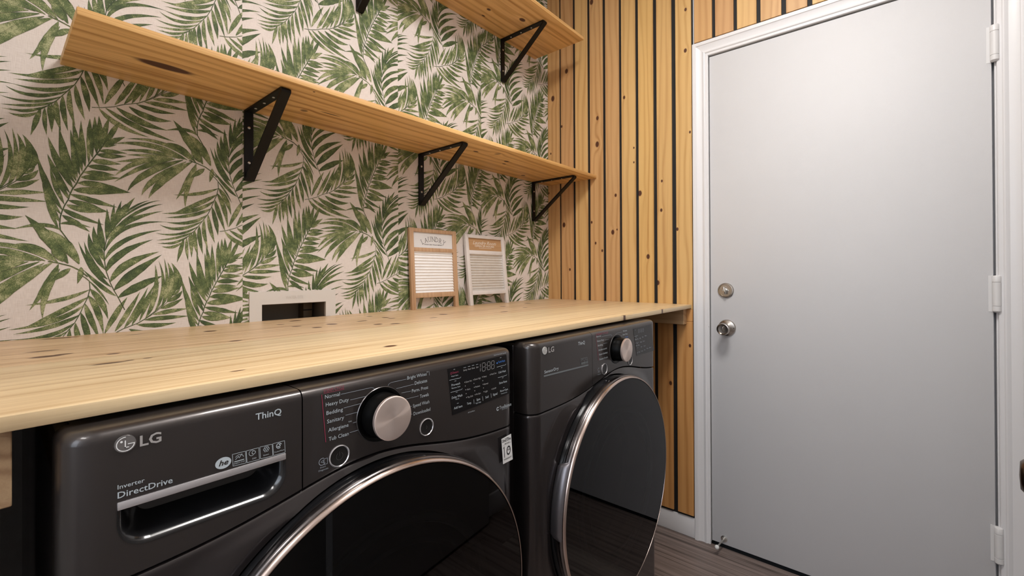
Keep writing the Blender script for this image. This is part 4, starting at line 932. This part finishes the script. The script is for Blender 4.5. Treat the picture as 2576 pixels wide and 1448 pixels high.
OAKP = wood('oak_panel', 0, 2, (.50, .30, .15), (.34, .18, .08), freq=50, seed=4.7, rough=.55, ring=.7)
WHITEWASH = plain('whitewashed_wood', (.66, .62, .60), .6, var=.10, vscale=30, bump=.2, bscale=120)
def put(ob_, par, s, cx, cz, w_, h_, mat, y=.0062, shear=0, bold=0, name='sign_lettering'):
    vs, fs = text_mesh(s, shear, 1, bold); x0_, x1_ = min(v[0] for v in vs), max(v[0] for v in vs); k = w_/(x1_-x0_)
    return ob_(name, ([(cx+(v[0]-(x0_+x1_)/2)*k, y, cz+(v[1]-CAPH/2)*h_/CAPH) for v in vs], fs), mat, None, par)
def draw1(pn, a, zl, zh, ob_):
    V, F = [], []; n = 7; R_ = .125; zc_ = zl+(zh-zl)*.60; hh = .020
    for i, ch in enumerate('LAUNDRY'):
        th = (i-3)*.150; vs, fs = text_mesh(ch, 0, 1, -.018); xm = (max(v[0] for v in vs)+min(v[0] for v in vs))/2; i0 = len(V); k = hh/CAPH
        for v in vs:
            lx, lz = (v[0]-xm)*k*.86, (v[1]-CAPH/2)*k
            V.append((math.sin(th)*(R_+lz)+math.cos(th)*lx, .0061, zc_-R_+math.cos(th)*(R_+lz)-math.sin(th)*lx))
        F += [tuple(j+i0 for j in f) for f in fs]
        for sx in (-1, 1):   # slab feet
            if ch in 'LAUNRY':
                pass
        lo_, hi_ = min(v[0] for v in vs)-xm, max(v[0] for v in vs)-xm
        for (ux, top_) in {'L': ((lo_+.03, 1), (lo_+.03, 0)), 'A': ((lo_+.03, 0), (hi_-.03, 0)), 'U': ((lo_+.03, 1), (hi_-.03, 1)), 'N': ((lo_+.03, 1), (lo_+.03, 0), (hi_-.03, 1)), 'D': ((lo_, 1), (lo_, 0)),
                             'R': ((lo_, 1), (lo_+.03, 0), (hi_-.03, 0)), 'Y': ((lo_+.03, 1), (hi_-.03, 1), (0, 0))}[ch]:
            i0 = len(V)
            for ddx, ddz in ((-.10, -.02), (.10, -.02), (.10, .02), (-.10, .02)):
                lx, lz = (ux+ddx)*k*.86, ((CAPH/2-.02 if top_ else -CAPH/2+.02)+ddz)*k
                V.append((math.sin(th)*(R_+lz)+math.cos(th)*lx, .0061, zc_-R_+math.cos(th)*(R_+lz)-math.sin(th)*lx))
            F.append((i0, i0+1, i0+2, i0+3))
    ob_('sign_lettering', (V, F), INKK, None, pn)
    put(ob_, pn, 'WASH DRY FOLD REPEAT', 0, zl+(zh-zl)*.22, a*2*.47, .0042, INKK, .0061, 0, .012)
def draw2(pn, a, zl, zh, ob_):
    iw = plain('ink_cream', (.74, .66, .58), .6)
    put(ob_, pn, 'Laundry Room', -.002, zl+(zh-zl)*.66, a*2*.70, .016, iw, .0061, .45, .010)
    put(ob_, pn, 'OPEN 24 HOURS', -.004, zl+(zh-zl)*.38, a*2*.58, .0085, iw, .0061, 0, .02)
    V, F = [], []
    for k in range(9):
        x0_ = -.040+k*.009; V += [(x0_, .0061, zl+(zh-zl)*.20), (x0_+.0065, .0061, zl+(zh-zl)*.20), (x0_+.0065, .0061, zl+(zh-zl)*.20+.002), (x0_, .0061, zl+(zh-zl)*.20+.002)]; F.append((4*k, 4*k+1, 4*k+2, 4*k+3))
    ob_('sign_lettering', (V, F), iw, None, pn)
PANW = plain('sign_white', (.74, .74, .75), .5)
sign('washboard_sign', 'washboard sign in a natural wood frame with black lettering on a white panel', -.936, -.700, -.034, -.0165, ZC+.0003, 1.309, .0185, (.046, .238, .287, .798, .860), OAK, PANW, GALV, draw1)
sign('washboard_sign', 'washboard sign in a whitewashed frame with pale lettering on a wood panel', -.648, -.398, -.050, -.0165, ZC+.0003, 1.303, .0185, (.048, .224, .280, .800, .855), WHITEWASH, OAKP, GALV2, draw2)

# ---------------------------------------------------------------- things outside the frame that light the room
lamp = empty('ceiling_light', (LAMP[0], LAMP[1], CH), 'square flush ceiling lamp in the middle of the laundry ceiling', 'lamp')
boxo('lamp_housing', (LAMP[0]-.24, LAMP[1]-.24, CH-.04), (LAMP[0]+.24, LAMP[1]+.24, CH-.0002), WHITE, lamp, .004, 2)
def emit(name, col, s):
    mt, N, L, b = node_mat(name); b.inputs['Emission Color'].default_value = (*col, 1); b.inputs['Emission Strength'].default_value = s; return mt
boxo('lamp_diffuser', (LAMP[0]-.22, LAMP[1]-.22, CH-.055), (LAMP[0]+.22, LAMP[1]+.22, CH-.04), emit('diffuser', (1, .93, .86), 6), lamp, .004, 2)
lamp = empty('ceiling_light', (-2.75, -1.30, CH), 'square housing of an added fill light over the hall, out of view', 'lamp')  # made-up fitting that goes with the hall fill light
boxo('lamp_housing', (-3.02, -1.57, CH-.045), (-2.48, -1.03, CH-.0002), WHITE, lamp, .004, 2)
win = structure(boxo('window_1', (-3.298, -.75, .85), (-3.285, -1.70, 2.15), WHITE, None, .002, 1))
boxo('pane', (-3.284, -.80, .90), (-3.280, -1.65, 2.10), emit('daylight_pane', (.75, .86, 1), 3), win)
